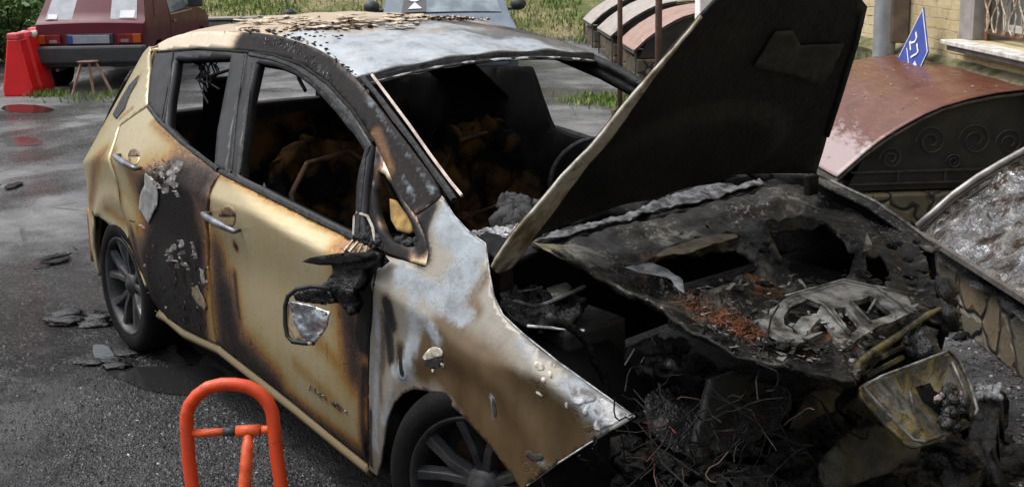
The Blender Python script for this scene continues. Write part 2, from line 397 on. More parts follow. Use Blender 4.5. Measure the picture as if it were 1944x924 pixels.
def groundm():
    s = N('wet_asphalt')
    n0 = s.noise(.55, 7, .6, dist=.3); n1 = s.noise(3, 8, .65); n2 = s.noise(38, 6, .75); n3 = s.noise(160, 3, .8)
    agg = s.vor(130, 'F1')
    base = s.ramp(n1, [(.32, (.075, .075, .077)), (.5, (.15, .15, .15)), (.68, (.24, .237, .23))])
    base = s.mix(s.ramp(n3, [(.5, 0.), (.75, .5)]), base, (.30, .295, .285))
    # soot washed out of the fire, lying round the car
    sx = s.n('ShaderNodeSeparateXYZ'); s.l(s.tc, sx.inputs[0])
    dx = s.math('DIVIDE', s.math('ADD', sx.outputs[0], .5), 3.5); dy = s.math('DIVIDE', s.math('ADD', sx.outputs[1], .35), 2.9)
    dd = s.math('SQRT', s.math('ADD', s.math('MULTIPLY', dx, dx), s.math('MULTIPLY', dy, dy)))
    dd = s.math('ADD', dd, s.math('MULTIPLY', s.math('SUBTRACT', s.noise(1.6, 7, .65), .5), .9))
    soot = s.ramp(dd, [(.62, .93), (1.0, 0.)])
    base = s.mix(soot, base, (.016, .016, .017))
    tar = s.ramp(s.noise(1.1, 8, .7, vec=s.map(s.tc, (1, 1, 1), loc=(7, 2, 0))), [(.54, 0.), (.62, .75)])
    base = s.mix(tar, base, (.045, .045, .045))
    cr = s.vor(.9, 'DISTANCE_TO_EDGE', vec=s.map(s.tc, (1, 1, 1)))
    crack = s.math('MULTIPLY', s.ramp(cr, [(.004, 1.), (.014, 0.)]), s.ramp(s.noise(.8, 4), [(.45, 0.), (.6, .8)]))
    base = s.mix(crack, base, (.02, .02, .02))
    wet = s.ramp(n0, [(.44, 0.), (.58, 1.)])
    gx = s.math('MULTIPLY', s.math('ADD', sx.outputs[0], 3.58), .62); gy = s.math('MULTIPLY', s.math('ADD', sx.outputs[1], 0.98), .62)
    gd = s.math('ADD', s.math('SQRT', s.math('ADD', s.math('MULTIPLY', gx, gx), s.math('MULTIPLY', gy, gy))), s.math('MULTIPLY', s.math('SUBTRACT', s.noise(2.4, 6, .7), .5), 1.6))
    wet = s.math('MAXIMUM', wet, s.ramp(gd, [(.45, 1.), (.75, 0.)]))
    wet2 = s.math('MULTIPLY', wet, s.ramp(n2, [(.42, 1.), (.6, .25)]))
    base = s.mix(s.math('MULTIPLY', wet, .45), base, (.03, .03, .032))
    s.setp(Base_Color=base, Specular_IOR_Level=s.math('SUBTRACT', .5, s.math('MULTIPLY', soot, .28)))
    wet2 = s.math('MAXIMUM', wet2, s.math('MULTIPLY', soot, s.ramp(s.noise(1.9, 6, .65), [(.42, .15), (.6, .95)])))
    s.setp(Roughness=s.math('SUBTRACT', s.ramp(n2, [(.3, .26), (.7, .60)]), s.math('MULTIPLY', wet2, .34), clamp=True))
    h = s.math('ADD', s.math('MULTIPLY', n2, .8), s.math('MULTIPLY', agg, .5)); h = s.math('ADD', h, s.math('MULTIPLY', n1, 1.2))
    h = s.math('ADD', h, s.math('MULTIPLY', crack, -1.2))
    h = s.math('MULTIPLY', h, s.math('SUBTRACT', 1.05, s.math('MULTIPLY', wet2, .85)))
    s.bump(h, 1, .022); return s.m
g = MB().b2((-90, -60, -.3), (40, 60, 0)).build('ground', groundm()); tag(g, kind='structure')

def verge_m():
    s = N('verge_soil'); n = s.noise(1.3, 8, .7); g2 = s.noise(14, 7, .75)
    c = s.ramp(n, [(.32, (.05, .09, .015)), (.46, (.16, .16, .05)), (.56, (.30, .25, .12)), (.7, (.12, .10, .06))])
    c = s.mix(s.ramp(g2, [(.5, 0.), (.65, .7)]), c, (.05, .07, .02)); s.setp(Base_Color=c, Roughness=.95)
    s.bump(g2, 1, .06); return s.m
def bank_h(s_, l):
    b = 21.2+.6*math.sin(l*.7)
    t = max(0, s_-b)
    return -.03+min(3.4, .30*t)+(.05*noise.noise(Vector((s_*1.2, l*1.2, 0))) if t > 0 else 0)
MBk = MB().grid(60, 60, lambda i, j: C0+(20+i*26)*wa+(-22+j*27)*wr+np.array([0, 0, bank_h(20+i*26, -22+j*27)]))
o = MBk.build('grass_bank', verge_m(), smooth=True); tag(o, kind='structure')

def leafm(name, a, b, c):
    s = N(name)
    n = s.noise(3.3, 4, .6); k = s.noise(40, 2, .5)
    s.setp(Base_Color=s.ramp(s.math('ADD', s.math('MULTIPLY', n, .6), s.math('MULTIPLY', k, .4)), [(.38, a), (.5, b), (.62, c)]), Roughness=.6)
    return s.m
gm = leafm('grass_blades', (.05, .11, .012), (.13, .22, .035), (.28, .27, .10))
drym = leafm('dry_stalks', (.20, .17, .10), (.38, .33, .19), (.12, .10, .06))
lm_ = leafm('shrub_leaves', (.018, .05, .01), (.06, .13, .02), (.16, .27, .05))
def blades(name, pts, h0, h1, mat, label=None, wid=.012):
    b = MB()
    for p in pts:
        a = random.uniform(0, 6.28); h = random.uniform(h0, h1); lx, ly = random.uniform(-.5, .5)*h, random.uniform(-.5, .5)*h
        dx, dy = math.cos(a)*wid, math.sin(a)*wid
        b.add([(p[0]-dx, p[1]-dy, p[2]), (p[0]+dx, p[1]+dy, p[2]), (p[0]+lx*.5+dx*.6, p[1]+ly*.5+dy*.6, p[2]+h*.65), (p[0]+lx, p[1]+ly, p[2]+h)], [(0, 1, 2, 3)])
    return b.build(name, mat, fix=False)
pts = []; pts2 = []
while len(pts) < 15000:
    s_ = 21+random.random()**1.6*7; l = random.uniform(-11, 2.6)
    p = C0+s_*wa+l*wr; p[2] = bank_h(s_, l)
    q = noise.noise(Vector((s_*.7, l*.7, 3)))
    if q+random.uniform(-.25, .25) > -.02: pts.append(p)
    elif len(pts2) < 5000: pts2.append(p)
tag(blades('grass', pts, .04, .15, gm, wid=.018), 'green grass growing on the bank behind the parked cars', 'grass', kind='stuff')
tag(blades('dry_grass', pts2, .04, .16, drym, wid=.012), 'straw coloured dead grass tangled on the bank', 'dry grass', kind='stuff')
pts = []
for u, v, r_, n_ in [(92, 181, .22, 260), (190, 184, .5, 120), (1150, 190, .5, 500), (1195, 200, .3, 300), (250, 178, .35, 120), (1120, 78, .5, 300)]:
    c = ground(u, v)
    for _ in range(n_): pts.append(c+np.array([random.gauss(0, r_*.5), random.gauss(0, r_*.5), 0]))
tag(blades('weeds', pts, .02, .09, gm, wid=.012), 'low weeds sprouting from cracks in the asphalt', 'weeds', kind='stuff')

def bush(name, c, rad, n, leaf, label, mat):
    rt = empty(name, c, 0, label, 'bush'); st = MB(); lf = MB()
    cl = [(np.array([random.gauss(0, .45), random.gauss(0, .45), random.uniform(.15, .95)])*np.array(rad), random.uniform(.2, .42)*min(rad)) for _ in range(26)]
    for q, r_ in cl:
        st.tube([(0, 0, -.1), tuple(q*.5+np.array([0, 0, .05])), tuple(q)], .012, 5)
    for _ in range(n):
        q, r_ = random.choice(cl); v = RNG.normal(size=3); v /= np.linalg.norm(v); p = q+v*r_*random.uniform(.55, 1.15)
        a = RNG.normal(size=3); a /= np.linalg.norm(a); b = np.cross(a, v+.01); b /= np.linalg.norm(b)+1e-6; L = leaf*random.uniform(.6, 1.3)
        lf.add([p-b*L*.35, p+a*L*.5, p+b*L*.35, p-a*L*.5], [(0, 1, 2, 3)])
    st.build('stem', M['rust'], rt); lf.build('foliage', mat, rt, fix=False)
b0 = at(18, 60, 18.5); b0[2] = 0
bush('leafy_bush', b0, (1.0, 1.0, 1.25), 5200, .09, 'bushy green shrub at the far left behind the red barriers', lm_)
b1 = at(-70, 60, 17.5); b1[2] = 0
bush('leafy_bush', b1, (.9, .9, 1.2), 2500, .09, 'green shrub left of the bushy one, cut by the photo edge', lm_)
b2_ = at(80, 60, 22.5); b2_[2] = .2
bush('leafy_bush', b2_, (1.1, 1.1, 1.1), 4200, .10, 'green shrub on the bank just behind the maroon hatchback', lm_)
# low concrete retaining wall with its capping
rw = empty('retaining_wall', (0, 0, 0), 0, 'low weathered concrete wall along the foot of the grass bank', 'wall')
conc = simple('weathered_concrete', (.30, .28, .23), (.16, .155, .13), 2.5, .85, .95, bump=1, bd=.02, bscale=14)
def Lp(s_, l, z): return C0+s_*wa+l*wr+np.array([0, 0, z])
b = MB()
for k in range(9):
    l0 = -9+k*1.05; z1 = .50+random.uniform(-.02, .02)
    b.prism([(20.4, l0), (20.75, l0), (20.75, l0+1.04), (20.4, l0+1.04)], 0, z1, lambda s_, l, h: Lp(s_, l, h))
b.build('wall_block', conc, rw, bevel=.015)
b = MB()
for k in range(7):
    l0 = -9+k*1.35; b.prism([(20.36, l0), (20.82, l0), (20.82, l0+1.33), (20.36, l0+1.33)], .525, .565, lambda s_, l, h: Lp(s_, l, h))
b.build('capping', conc, rw, bevel=.01)

# ------------------------------------------------------------------ brick house (local x along the wall, y out of it)
HB = empty('brick_house', tuple(WL(0, 0, 0)), WA, 'yellow painted brick house wall with a barred window above a mossy plinth', 'house')
def brickm():
    s = N('yellow_brick')
    v = s.n('ShaderNodeCombineXYZ'); sp = s.n('ShaderNodeSeparateXYZ'); s.l(s.tc, sp.inputs[0]); s.l(sp.outputs[0], v.inputs[0]); s.l(sp.outputs[2], v.inputs[1])
    wob = s.n('ShaderNodeTexNoise'); wob.inputs['Scale'].default_value = 5; wob.inputs['Detail'].default_value = 4; s.l(s.tc, wob.inputs['Vector'])
    mx = s.n('ShaderNodeVectorMath', operation='MULTIPLY_ADD'); s.l(wob.outputs['Color'], mx.inputs[0]); mx.inputs[1].default_value = (.035, .035, 0); s.l(v.outputs[0], mx.inputs[2])
    br = s.n('ShaderNodeTexBrick'); s.l(mx.outputs[0], br.inputs['Vector'])
    for k, x in (('Scale', 1), ('Brick Width', .26), ('Row Height', .078), ('Mortar Size', .005), ('Mortar Smooth', .3)): br.inputs[k].default_value = x
    br.inputs['Color1'].default_value = (.52, .41, .22, 1); br.inputs['Color2'].default_value = (.45, .36, .20, 1); br.inputs['Mortar'].default_value = (.43, .34, .19, 1)
    n = s.noise(2.2, 8, .7); f = s.noise(22, 6, .75)
    c = s.mix(s.ramp(n, [(.42, 0.), (.62, .6)]), br.outputs['Color'], (.62, .54, .34))
    c = s.mix(s.ramp(s.noise(6, 7, .7), [(.56, 0.), (.68, .7)]), c, (.26, .22, .15))
    c = s.mix(s.ramp(f, [(.56, 0.), (.72, .6)]), c, (.17, .13, .08))
    ck = s.math('MULTIPLY', br.outputs['Fac'], s.ramp(s.noise(3, 5), [(.5, 0.), (.62, 1.)]))
    c = s.mix(ck, c, (.06, .045, .03))
    s.setp(Base_Color=c, Roughness=.9)
    h = s.math('SUBTRACT', s.math('MULTIPLY', f, .7), s.math('MULTIPLY', br.outputs['Fac'], .8)); s.bump(h, 1, .022); return s.m
brick = brickm()
plaster = simple('grey_plaster_reveal', (.30, .28, .26), (.20, .185, .17), 4, .9, bump=.6, bscale=40)
moss = N('mossy_plinth'); n = moss.noise(5, 8, .7); sgn = moss.n('ShaderNodeNewGeometry')
moss.setp(Base_Color=moss.ramp(n, [(.34, (.05, .06, .02)), (.46, (.12, .12, .05)), (.56, (.26, .22, .14)), (.68, (.10, .09, .07))]), Roughness=.95); moss.bump(moss.noise(30, 6, .75), 1, .02); moss = moss.m
W0, W1, WZ0, WZ1 = 6.65, 7.95, 1.12, 2.55
b = MB()
for a, c in [((-3, -.5, .96), (W0, 0, 5)), ((W1, -.5, .96), (10.6, 0, 5)), ((W0, -.5, .96), (W1, 0, WZ0)), ((W0, -.5, WZ1), (W1, 0, 5)), ((10.6, -.9, .96), (16.5, -.35, 5)), ]: b.b2(a, c)
wall = b.build('wall', brick, HB)
MB().grid(120, 3, lambda i, j: (-3+i*13.6, (.03, .10, .115, .0)[int(round(j*3))]+.012*noise.noise(Vector((i*60, j*3, 1))), (0, .86, .90, .965)[int(round(j*3))]+.012*noise.noise(Vector((i*70, j*3, 5)))), True).build('plinth', moss, HB)
MB().b2((10.6, -.9, 0), (16.5, -.30, .958)).build('plinth', moss, HB, bevel=.01)
for a, c in [((W1-.03, -.28, WZ0), (W1+.002, .006, WZ1)), ((W1+.002, -.02, WZ0-.02), (W1+.20, .006, WZ1+.1)), ((W0-.002, -.28, WZ0), (W0+.03, .006, WZ1))]: MB().b2(a, c).build('window_reveal', plaster, HB, bevel=.006)
win = MB(); wz0, wz1 = WZ0+.04, WZ1-.02; x0, x1 = W0+.03, W1-.03
for a, c in [((x0, -.26, wz0), (x0+.07, -.20, wz1)), ((x1-.07, -.26, wz0), (x1, -.20, wz1)), ((x0+.07, -.26, wz0), (x1-.07, -.20, wz0+.07)), ((x0+.07, -.26, wz1-.07), (x1-.07, -.20, wz1)), ((.5*(x0+x1)-.04, -.255, wz0+.07), (.5*(x0+x1)+.04, -.195, wz1-.07))]: win.b2(a, c)
wf = win.build('window', simple('white_window_frame', (.62, .62, .60), (.5, .5, .48), 12, .5), HB, bevel=.006)
MB().b2((x0+.06, -.236, wz0+.06), (x1-.06, -.228, wz1-.06)).build('pane', simple('dim_glass', (.11, .13, .12), (.17, .19, .17), 3, .08, .12, bump=0), wf)
whites = simple('chipped_white_sill', (.62, .61, .58), (.35, .33, .29), 14, .6, .8, bump=.6, bscale=50)
MB().b2((W0-.15, -.20, WZ0-.035), (W1+.13, .17, WZ0-.003)).build('window_sill', whites, HB, bevel=.006)
MB().b2((W0-.1, .02, WZ0-.075), (W1+.08, .14, WZ0-.037)).build('window_sill', simple('grey_under_sill', (.16, .15, .14), (.10, .10, .09), 9, .85), HB, bevel=.006)
gr = MB(); rustm = simple('rusty_iron', (.16, .07, .035), (.07, .035, .02), 20, .75, .9, bump=.6)
for x in (W0+.06, W1-.08): gr.b2((x-.028, -.085, WZ0+.005), (x+.028, -.06, WZ1-.03))
gr.b2((W0+.088, -.083, WZ0+.05), (W1-.108, -.062, WZ0+.085)); gr.b2((W0+.088, -.083, WZ1-.12), (W1-.108, -.062, WZ1-.09))
grf = gr.build('window_grille', rustm, HB, bevel=.003)
sc_ = MB()
for k in range(9):
    x = W0+.16+k*.125
    sc_.tube([(x+.045*math.sin(t*2.6+k*math.pi), -.05, WZ0+.07+t*.13) for t in range(0, 10)], .007, 6)
    sc_.tube([(x+.045*math.sin(t*.325*2+k*math.pi+math.pi), -.036, WZ0+.07+t*.0325*1.0) for t in range(0, 40)], .006, 6)
sc_.build('scroll_bar', simple('cream_iron_scroll', (.55, .50, .40), (.24, .15, .09), 24, .6), grf)

# drainpipe
pp = at(1686, 60, 9.35)
def toW(p):     # world -> wall frame
    d = np.array(p)-C0; return d@wa, 3.64-d@wr, p[2]
ps, pd, pz = toW(pp)
DP = empty('drainpipe', tuple(WL(ps, .17, 0)), WA, 'thick grey metal drainpipe running down the yellow brick wall', 'drainpipe')
zinc = simple('galvanised_zinc', (.40, .43, .44), (.28, .30, .31), 3, .35, .5, metal=.45, bump=.15)
MB().tube([(0, 0, .5), (0, 0, .9), (0, 0, 2.2), (0, 0, 4.8)], .088, 28).build('pipe', zinc, DP, smooth=True)
MB().tube([(.02, 0, 1.95), (.02, 0, 2.03)], .096, 28).build('pipe_clamp', zinc, DP, smooth='auto')
MB().b2((-.10, -.16, 1.0), (-.03, -.02, 5)).build('pipe_bracket', simple('brown_conduit', (.20, .15, .11), (.13, .1, .08), 6, .7), DP, bevel=.01)

# house number plate leaning on the wall, standing on the awning
def plate_px(u, v):  # plate plane: a little off the wall, leaning
    n_ = np.array([-wr[0], -wr[1], .25]); n_ /= np.linalg.norm(n_)
    o_ = WL(8.55, .22, .95); d = ray(u, v); return EYE+((o_-EYE)@n_)/(d@n_)*d, n_
P = [plate_px(u, v)[0] for u, v in [(1753, 14), (1762, 99), (1746, 132), (1704, 133), (1703, 112)]]; nn = plate_px(1740, 80)[1]
SG = empty('house_number_plate', tuple(P[3]), 0, 'blue arrow shaped house number plate 27 leaning beside the drainpipe', 'sign', world=True)
bluem = simple('blue_enamel', (.022, .045, .24), (.03, .06, .30), 5, .35, .5, bump=.1); whm = simple('white_enamel', (.75, .75, .73), (.6, .6, .58), 12, .45)
n5 = len(P); MB().add([p for p in P]+[p-nn*.008 for p in P], [tuple(range(n5)), tuple(range(2*n5-1, n5-1, -1))]+[(i, i+n5, (i+1) % n5+n5, (i+1) % n5) for i in range(n5)]).build('plate', bluem, SG)
def strip(name, pxs, wpx, off=.003, mat=whm):
    b = MB()
    for a, c in zip(pxs[:-1], pxs[1:]):
        A = plate_px(*a)[0]+nn*off; B = plate_px(*c)[0]+nn*off; t = (B-A)/np.linalg.norm(B-A); sd_ = np.cross(nn, t)*(wpx/FPX*8.6)/2
        A = A-t*wpx/FPX*1.2; B = B+t*wpx/FPX*1.2
        b.add([A-sd_, B-sd_, B+sd_, A+sd_, A-sd_-nn*.002, B-sd_-nn*.002, B+sd_-nn*.002, A+sd_-nn*.002], [(0, 1, 2, 3), (4, 7, 6, 5), (0, 4, 5, 1), (1, 5, 6, 2), (2, 6, 7, 3), (3, 7, 4, 0)]); off += .0005
    return b.build(name, mat, SG)
strip('border', [(1707, 109), (1752, 18), (1761, 99), (1747, 130)], 2.0)
strip('numeral', [(1739, 62), (1741, 72), (1737, 80), (1731, 82), (1728, 80), (1730, 96)], 4.2, .004)
strip('numeral', [(1742, 84), (1744, 99), (1741, 103), (1731, 109)], 4.2, .007)
strip('lettering', [(1722, 92), (1724, 108), (1726, 126)], 2.0, .004)
T = [plate_px(*p)[0]+nn*.004 for p in [(1738, 116), (1742, 127), (1732, 126)]]
MB().add(T+[p+nn*.002 for p in T], [(0, 2, 1), (3, 4, 5), (0, 1, 4, 3), (1, 2, 5, 4), (2, 0, 3, 5)]).build('arrow', whm, SG)

# whitewashed pillar
pc = at(1345, 50, 13.5); PL = empty('pillar', (pc[0], pc[1], 0), WA, 'whitewashed masonry pillar with a mossy foot beside the arched hatch covers', 'pillar')
wwm = simple('flaking_whitewash', (.80, .78, .76), (.60, .58, .54), 6, .85, bump=.6, bscale=25, stops=(.5, .68))
MB().b2((-.14, -.135, .74), (.14, .135, 3.4)).build('shaft', wwm, PL, bevel=.012)
MB().lathe([(.0, .0), (.30, .0), (.285, .45), (.215, .735), (0, .735)], 4, Matrix.Rotation(R(45), 4, 'Z') @ Matrix.Rotation(R(90), 4, 'X')).build('foot', moss, PL)

# rusty posts
rp = simple('rusty_post', (.12, .065, .045), (.07, .04, .03), 14, .65, .85, bump=.5)
for k, (u, v, D, lb) in enumerate([(1177, 236, None, 'thin rusty post left of its twin, its broken clamp at the foot'), (1249, 250, None, 'thicker rusty post right of its twin, hidden low down by the wreck')]):
    c = ground(u, v); pt = empty('rusty_post', tuple(c), 0, lb, 'post', 'rusty posts beside the asphalt')
    MB().tube([(0, 0, 0), (0, 0, 1.2), (.01, .01, 3.2)], .026 if k == 0 else .034, 12).build('pole', rp, pt, smooth=True)
    MB().b2((-.11, -.02, 0), (-.06, .02, .14)).b2((-.06, -.012, .04), (-.028, .012, .07)).build('clamp', rp, pt, bevel=.004)

# ------------------------------------------------------------------ arched hatch covers over the cellar wells
PROF = [(1.30, .385), (1.22, .455), (1.12, .545), (1.0, .63), (.88, .70), (.76, .765), (.65, .812), (.5, .852), (.31, .884), (.15, .898), (0.02, .902)]
def flagm():
    s = N('flagstone_cladding')
    vec = s.map(s.tc, (1, 1, 1)); wv = s.n('ShaderNodeTexNoise'); wv.inputs['Scale'].default_value = 4; s.l(s.tc, wv.inputs['Vector'])
    mx = s.n('ShaderNodeVectorMath', operation='MULTIPLY_ADD'); s.l(wv.outputs['Color'], mx.inputs[0]); mx.inputs[1].default_value = (.30, .30, .30); s.l(vec, mx.inputs[2])
    c = s.n('ShaderNodeTexVoronoi', feature='F1'); c.inputs['Scale'].default_value = 3.9; s.l(mx.outputs[0], c.inputs['Vector'])
    e = s.n('ShaderNodeTexVoronoi', feature='DISTANCE_TO_EDGE'); e.inputs['Scale'].default_value = 3.9; s.l(mx.outputs[0], e.inputs['Vector'])
    sc3 = s.n('ShaderNodeSeparateColor'); s.l(c.outputs['Color'], sc3.inputs[0])
    col = s.ramp(sc3.outputs[0], [(.1, (.13, .095, .05)), (.35, (.075, .07, .05)), (.55, (.17, .10, .045)), (.72, (.06, .042, .036)), (.9, (.12, .10, .06))])
    n = s.noise(9, 8, .7); col = s.mix(s.ramp(n, [(.45, 0.), (.65, .6)]), col, (.07, .06, .04))
    j = s.ramp(e.outputs['Distance'], [(.01, 1.), (.04, 0.)]); col = s.mix(j, col, (.012, .011, .010))
    s.setp(Base_Color=col, Roughness=s.ramp(n, [(.3, .45), (.7, .8)]))
    h = s.math('ADD', s.math('MULTIPLY', s.ramp(e.outputs['Distance'], [(0., 0.), (.09, 1.)]), 1.0), s.math('MULTIPLY', n, .5)); s.bump(h, 1, .03); return s.m
flag = flagm()
def sheetm(name, a, b, c, r1=.2, r2=.45, pale=False):
    s = N(name); n = s.noise(2.6, 8, .65, dist=.4); st = s.noise(1, 6, .65, sc3=(3, 22, 22)); sr = s.noise(3, 4, .6, sc3=(1, 9, 1))
    col = s.ramp(n, [(.32, a), (.52, b), (.66, c)])
    col = s.mix(s.ramp(sr, [(.62, 0.), (.7, .55)]), col, tuple(min(1, x*1.5+.05) for x in b))
    col = s.mix(s.ramp(s.noise(55, 4, .7), [(.62, 0.), (.72, .8)]), col, (.05, .035, .03))
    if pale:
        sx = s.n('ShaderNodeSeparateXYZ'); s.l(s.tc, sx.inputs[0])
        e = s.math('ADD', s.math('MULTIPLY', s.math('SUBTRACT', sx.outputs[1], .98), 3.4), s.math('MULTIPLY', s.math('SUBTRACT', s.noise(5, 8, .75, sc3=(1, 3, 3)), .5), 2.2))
        col = s.mix(s.ramp(e, [(.25, 0.), (.6, .8)]), col, (.36, .29, .29))  # whitish reflection painted into the sheet's colour towards the eave
    s.setp(Base_Color=col, Roughness=s.ramp(st, [(.35, r1), (.65, r2)])); s.p.inputs['Specular IOR Level'].default_value = .3; s.bump(s.noise(4, 4, .5), .25, .03); return s.m
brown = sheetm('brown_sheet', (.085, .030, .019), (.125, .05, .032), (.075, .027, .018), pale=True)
greyb = sheetm('weathered_grey_sheet', (.26, .22, .20), (.34, .31, .28), (.20, .17, .15), .4, .65)
darkgap = simple('smoked_panel', (.034, .031, .027), (.018, .017, .016), 3, .35, .6, bump=.3)
frm = simple('dark_steel_frame', (.06, .055, .05), (.12, .11, .10), 20, .45, .7, metal=.3)
def prof_at(d):
    for (d0, z0), (d1, z1) in zip(PROF[:-1], PROF[1:]):
        if d1 <= d <= d0: return z0+(z1-z0)*(d0-d)/(d0-d1)
    return PROF[-1][1]
def canopy(s0, s1, mat, label, detail=True, sheet=True):
    L = s1-s0; rt = empty('hatch_cover', tuple(WL(s0, 0, 0)), WA, label, 'hatch cover', 'arched hatch covers along the house')
    if sheet:
        n_ = 24 if detail else 10
        def f(i, j):
            k = j*(len(PROF)-1); a = min(int(k), len(PROF)-2); t = k-a; d = PROF[a][0]*(1-t)+PROF[a+1][0]*t; z = PROF[a][1]*(1-t)+PROF[a+1][1]*t
            return (i*L, d, z+.012+(.010*noise.noise(Vector((i*L*2.2, d*2.5, s0))) if detail else 0))
        MB().grid(n_, 40, f).build('sheet', mat, rt, smooth=True, solid=.008, soff=1)
    fr = MB()
    for x in (.02, L-.02):
        fr.tube([(x, d, z-.012) for d, z in PROF], .012, 8)
    fr.b2((.034, 1.275, .355), (L-.034, 1.30, .38))
    fr.b2((.01, 1.262, 0.0), (.03, 1.285, .37)); fr.b2((L-.03, 1.262, .0), (L-.01, 1.285, .37))
    fr.build('frame', frm, rt)
    # end infill with scrollwork
    for x in (.05, L-.06):
        poly = [(d, z-.03) for d, z in PROF if d < 1.22]; poly = [(1.22, .30)]+poly+[(.02, .30)]
        MB().prism(poly, x, x+.01, lambda a, b_, h: (h, a, b_)).build('end_panel', darkgap, rt)
    if detail:
        sw = MB()
        for cy, cz, r_ in [(.95, .50, .075), (.70, .60, .10), (.42, .60, .11), (.2, .58, .09), (.55, .47, .05)]:
            sw.tube([(.036, cy+r_*(1-t/34)*math.cos(t*.42), cz+r_*(1-t/34)*math.sin(t*.42)) for t in range(28)], .005, 6)
        for z in (.42, .345): sw.b2((.03, .03, z-.006), (.042, 1.2, z+.006))
        for y in (.3, .6, .9): sw.b2((.031, y-.005, .346), (.041, y+.005, .42))
        sw.build('scrollwork', simple('iron_scrollwork', (.045, .042, .036), (.025, .022, .02), 12, .5), rt)
    st = MB(); st.b2((-.02, 1.07, 0), (L+.02, 1.25, .285)); st.b2((-.02, .02, 0), (.16, 1.07, .285)); st.b2((L-.16, .02, 0), (L+.02, 1.07, .285))
    st.build('stone_kerb', flag, rt, bevel=.012)
    return rt
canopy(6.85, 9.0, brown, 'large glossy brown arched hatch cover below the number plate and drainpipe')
canopy(14.9, 16.3, sheetm('far_brown_sheet', (.22, .12, .09), (.32, .21, .17), (.24, .16, .13), .4, .6), 'dull brown arched hatch cover, nearest of the three far ones', False)
canopy(17.1, 18.7, greyb, 'weathered grey arched hatch cover between the two other far ones', False)
canopy(19.5, 20.8, greyb, 'weathered grey arched hatch cover farthest away by the grass', False)
FC = canopy(3.9, 5.62, brown, 'burst hatch cover wrapped in shiny melted film at the right edge', sheet=False)
def foilm():
    s = N('melted_film'); n = s.noise(7, 8, .7, dist=1.2)
    s.setp(Base_Color=s.ramp(n, [(.32, (.03, .02, .015)), (.42, (.16, .12, .10)), (.5, (.45, .45, .46)), (.68, (.72, .73, .75))]), Roughness=s.ramp(n, [(.3, .06), (.7, .14)]), Metallic=.95)
    s.bump(s.noise(8, 5, .6, dist=2.2), 1, .16); return s.m
foil = foilm()
def ff(i, j):
    k = j*(len(PROF)-1); a = min(int(k), len(PROF)-2); t = k-a; d = PROF[a][0]*(1-t)+PROF[a+1][0]*t; z = PROF[a][1]*(1-t)+PROF[a+1][1]*t
    x = i*1.70; p = Vector((x*5, d*5, z*5)); cr_ = .028*noise.noise(p)+.016*abs(noise.noise(p*3))
    return (x, d-.02+cr_, z-.03-.10*math.sin(math.pi*min(1, j*1.4))*math.sin(math.pi*i)+cr_)
MB().grid(90, 60, ff).build('melted_film', foil, FC, smooth=True)
def fl(i, j):
    x = 1.66-.32*j-i*.9; p = Vector((x*6, j*4, 2)); h = .05*noise.noise(p)+.02*noise.noise(p*3)
    return (x, 1.20+.05*j+h, .36-.17*j+.06*noise.noise(Vector((x*4, 1, 1)))*j)
fb = MB().tube([(1.70, d, z+.02) for d, z in PROF], .017, 10).build('rim_tube', simple('grey_rim_tube', (.28, .27, .26), (.18, .17, .16), 12, .35, .5, metal=.4), FC, smooth=True)
bd_ = MB()
def rub(i, j):
    x = 1.76-i*1.75; p = Vector((x*6, j*5, 4)); return (x, 1.11+.19*j+.015*noise.noise(p), .292+.02*noise.noise(p*1.3)+.02*math.sin(math.pi*j))
MB().grid(50, 8, rub).build('melted_crust', M['gloss'], FC, smooth=True)

# ------------------------------------------------------------------ parked cars far behind
glassd = simple('dark_car_glass', (.12, .14, .16), (.20, .23, .25), 1.2, .06, .1, bump=0)
plast = simple('black_bumper_plastic', (.028, .031, .033), (.04, .043, .045), 6, .5, .6, bump=.1)
def prof_surface(outline, wfn, mat, name, rt, step=.12, bevel=True):
    P2, F = cdt(outline, [], step)
    V = [(a, -wfn(a, b), b) for a, b in P2]; n0 = len(V); V += [(a, wfn(a, b), b) for a, b in P2]
    Fc = list(F)+[tuple(i+n0 for i in f[::-1]) for f in F]
    o = link_mesh(name, V, Fc, mat, rt, True)
    loop = resample(outline, step); b = MB(); n = len(loop)
    for i in range(n):
        a = loop[i]; c = loop[(i+1) % n]; wa_, wc = wfn(*a), wfn(*c); k = 6
        for q in range(k):
            t0, t1 = -1+2*q/k, -1+2*(q+1)/k; cr_ = lambda t: .018*(1-t*t)
            b.add([(a[0], wa_*t0, a[1]+cr_(t0)), (c[0], wc*t0, c[1]+cr_(t0)), (c[0], wc*t1, c[1]+cr_(t1)), (a[0], wa_*t1, a[1]+cr_(t1))], [(0, 1, 2, 3)])
    bm = bmesh.new(); bm.from_mesh(o.data); me = bpy.data.meshes.new('t'); me.from_pydata(b.V, [], b.F); bm.from_mesh(me)
    bmesh.ops.remove_doubles(bm, verts=bm.verts, dist=.0012); bmesh.ops.recalc_face_normals(bm, faces=bm.faces); bm.to_mesh(o.data); bm.free()
    o.data.polygons.foreach_set('use_smooth', [True]*len(o.data.polygons)); o.data.set_sharp_from_angle(angle=R(32))
    return o
def wheel_simple(rt, x, y, r, side):
    sgn_ = 1 if side > 0 else -1
    t = MB().lathe([(r*.62, -.08), (r*.93, -.09), (r, -.06), (r, .06), (r*.93, .09), (r*.62, .08)], 32, Matrix.Translation((x, y, r))).build('wheel', M['tyre'], rt, smooth='auto')
    MB().lathe([(0, .055*sgn_), (r*.25, .065*sgn_), (r*.6, .05*sgn_), (r*.63, .075*sgn_)], 32, Matrix.Translation((x, y, r))).build('rim', M['rim'], t, smooth=True)
mar = simple('maroon_paint', (.095, .008, .018), (.075, .006, .014), 2, .3, .4, bump=.05, bscale=10, spec=.22)
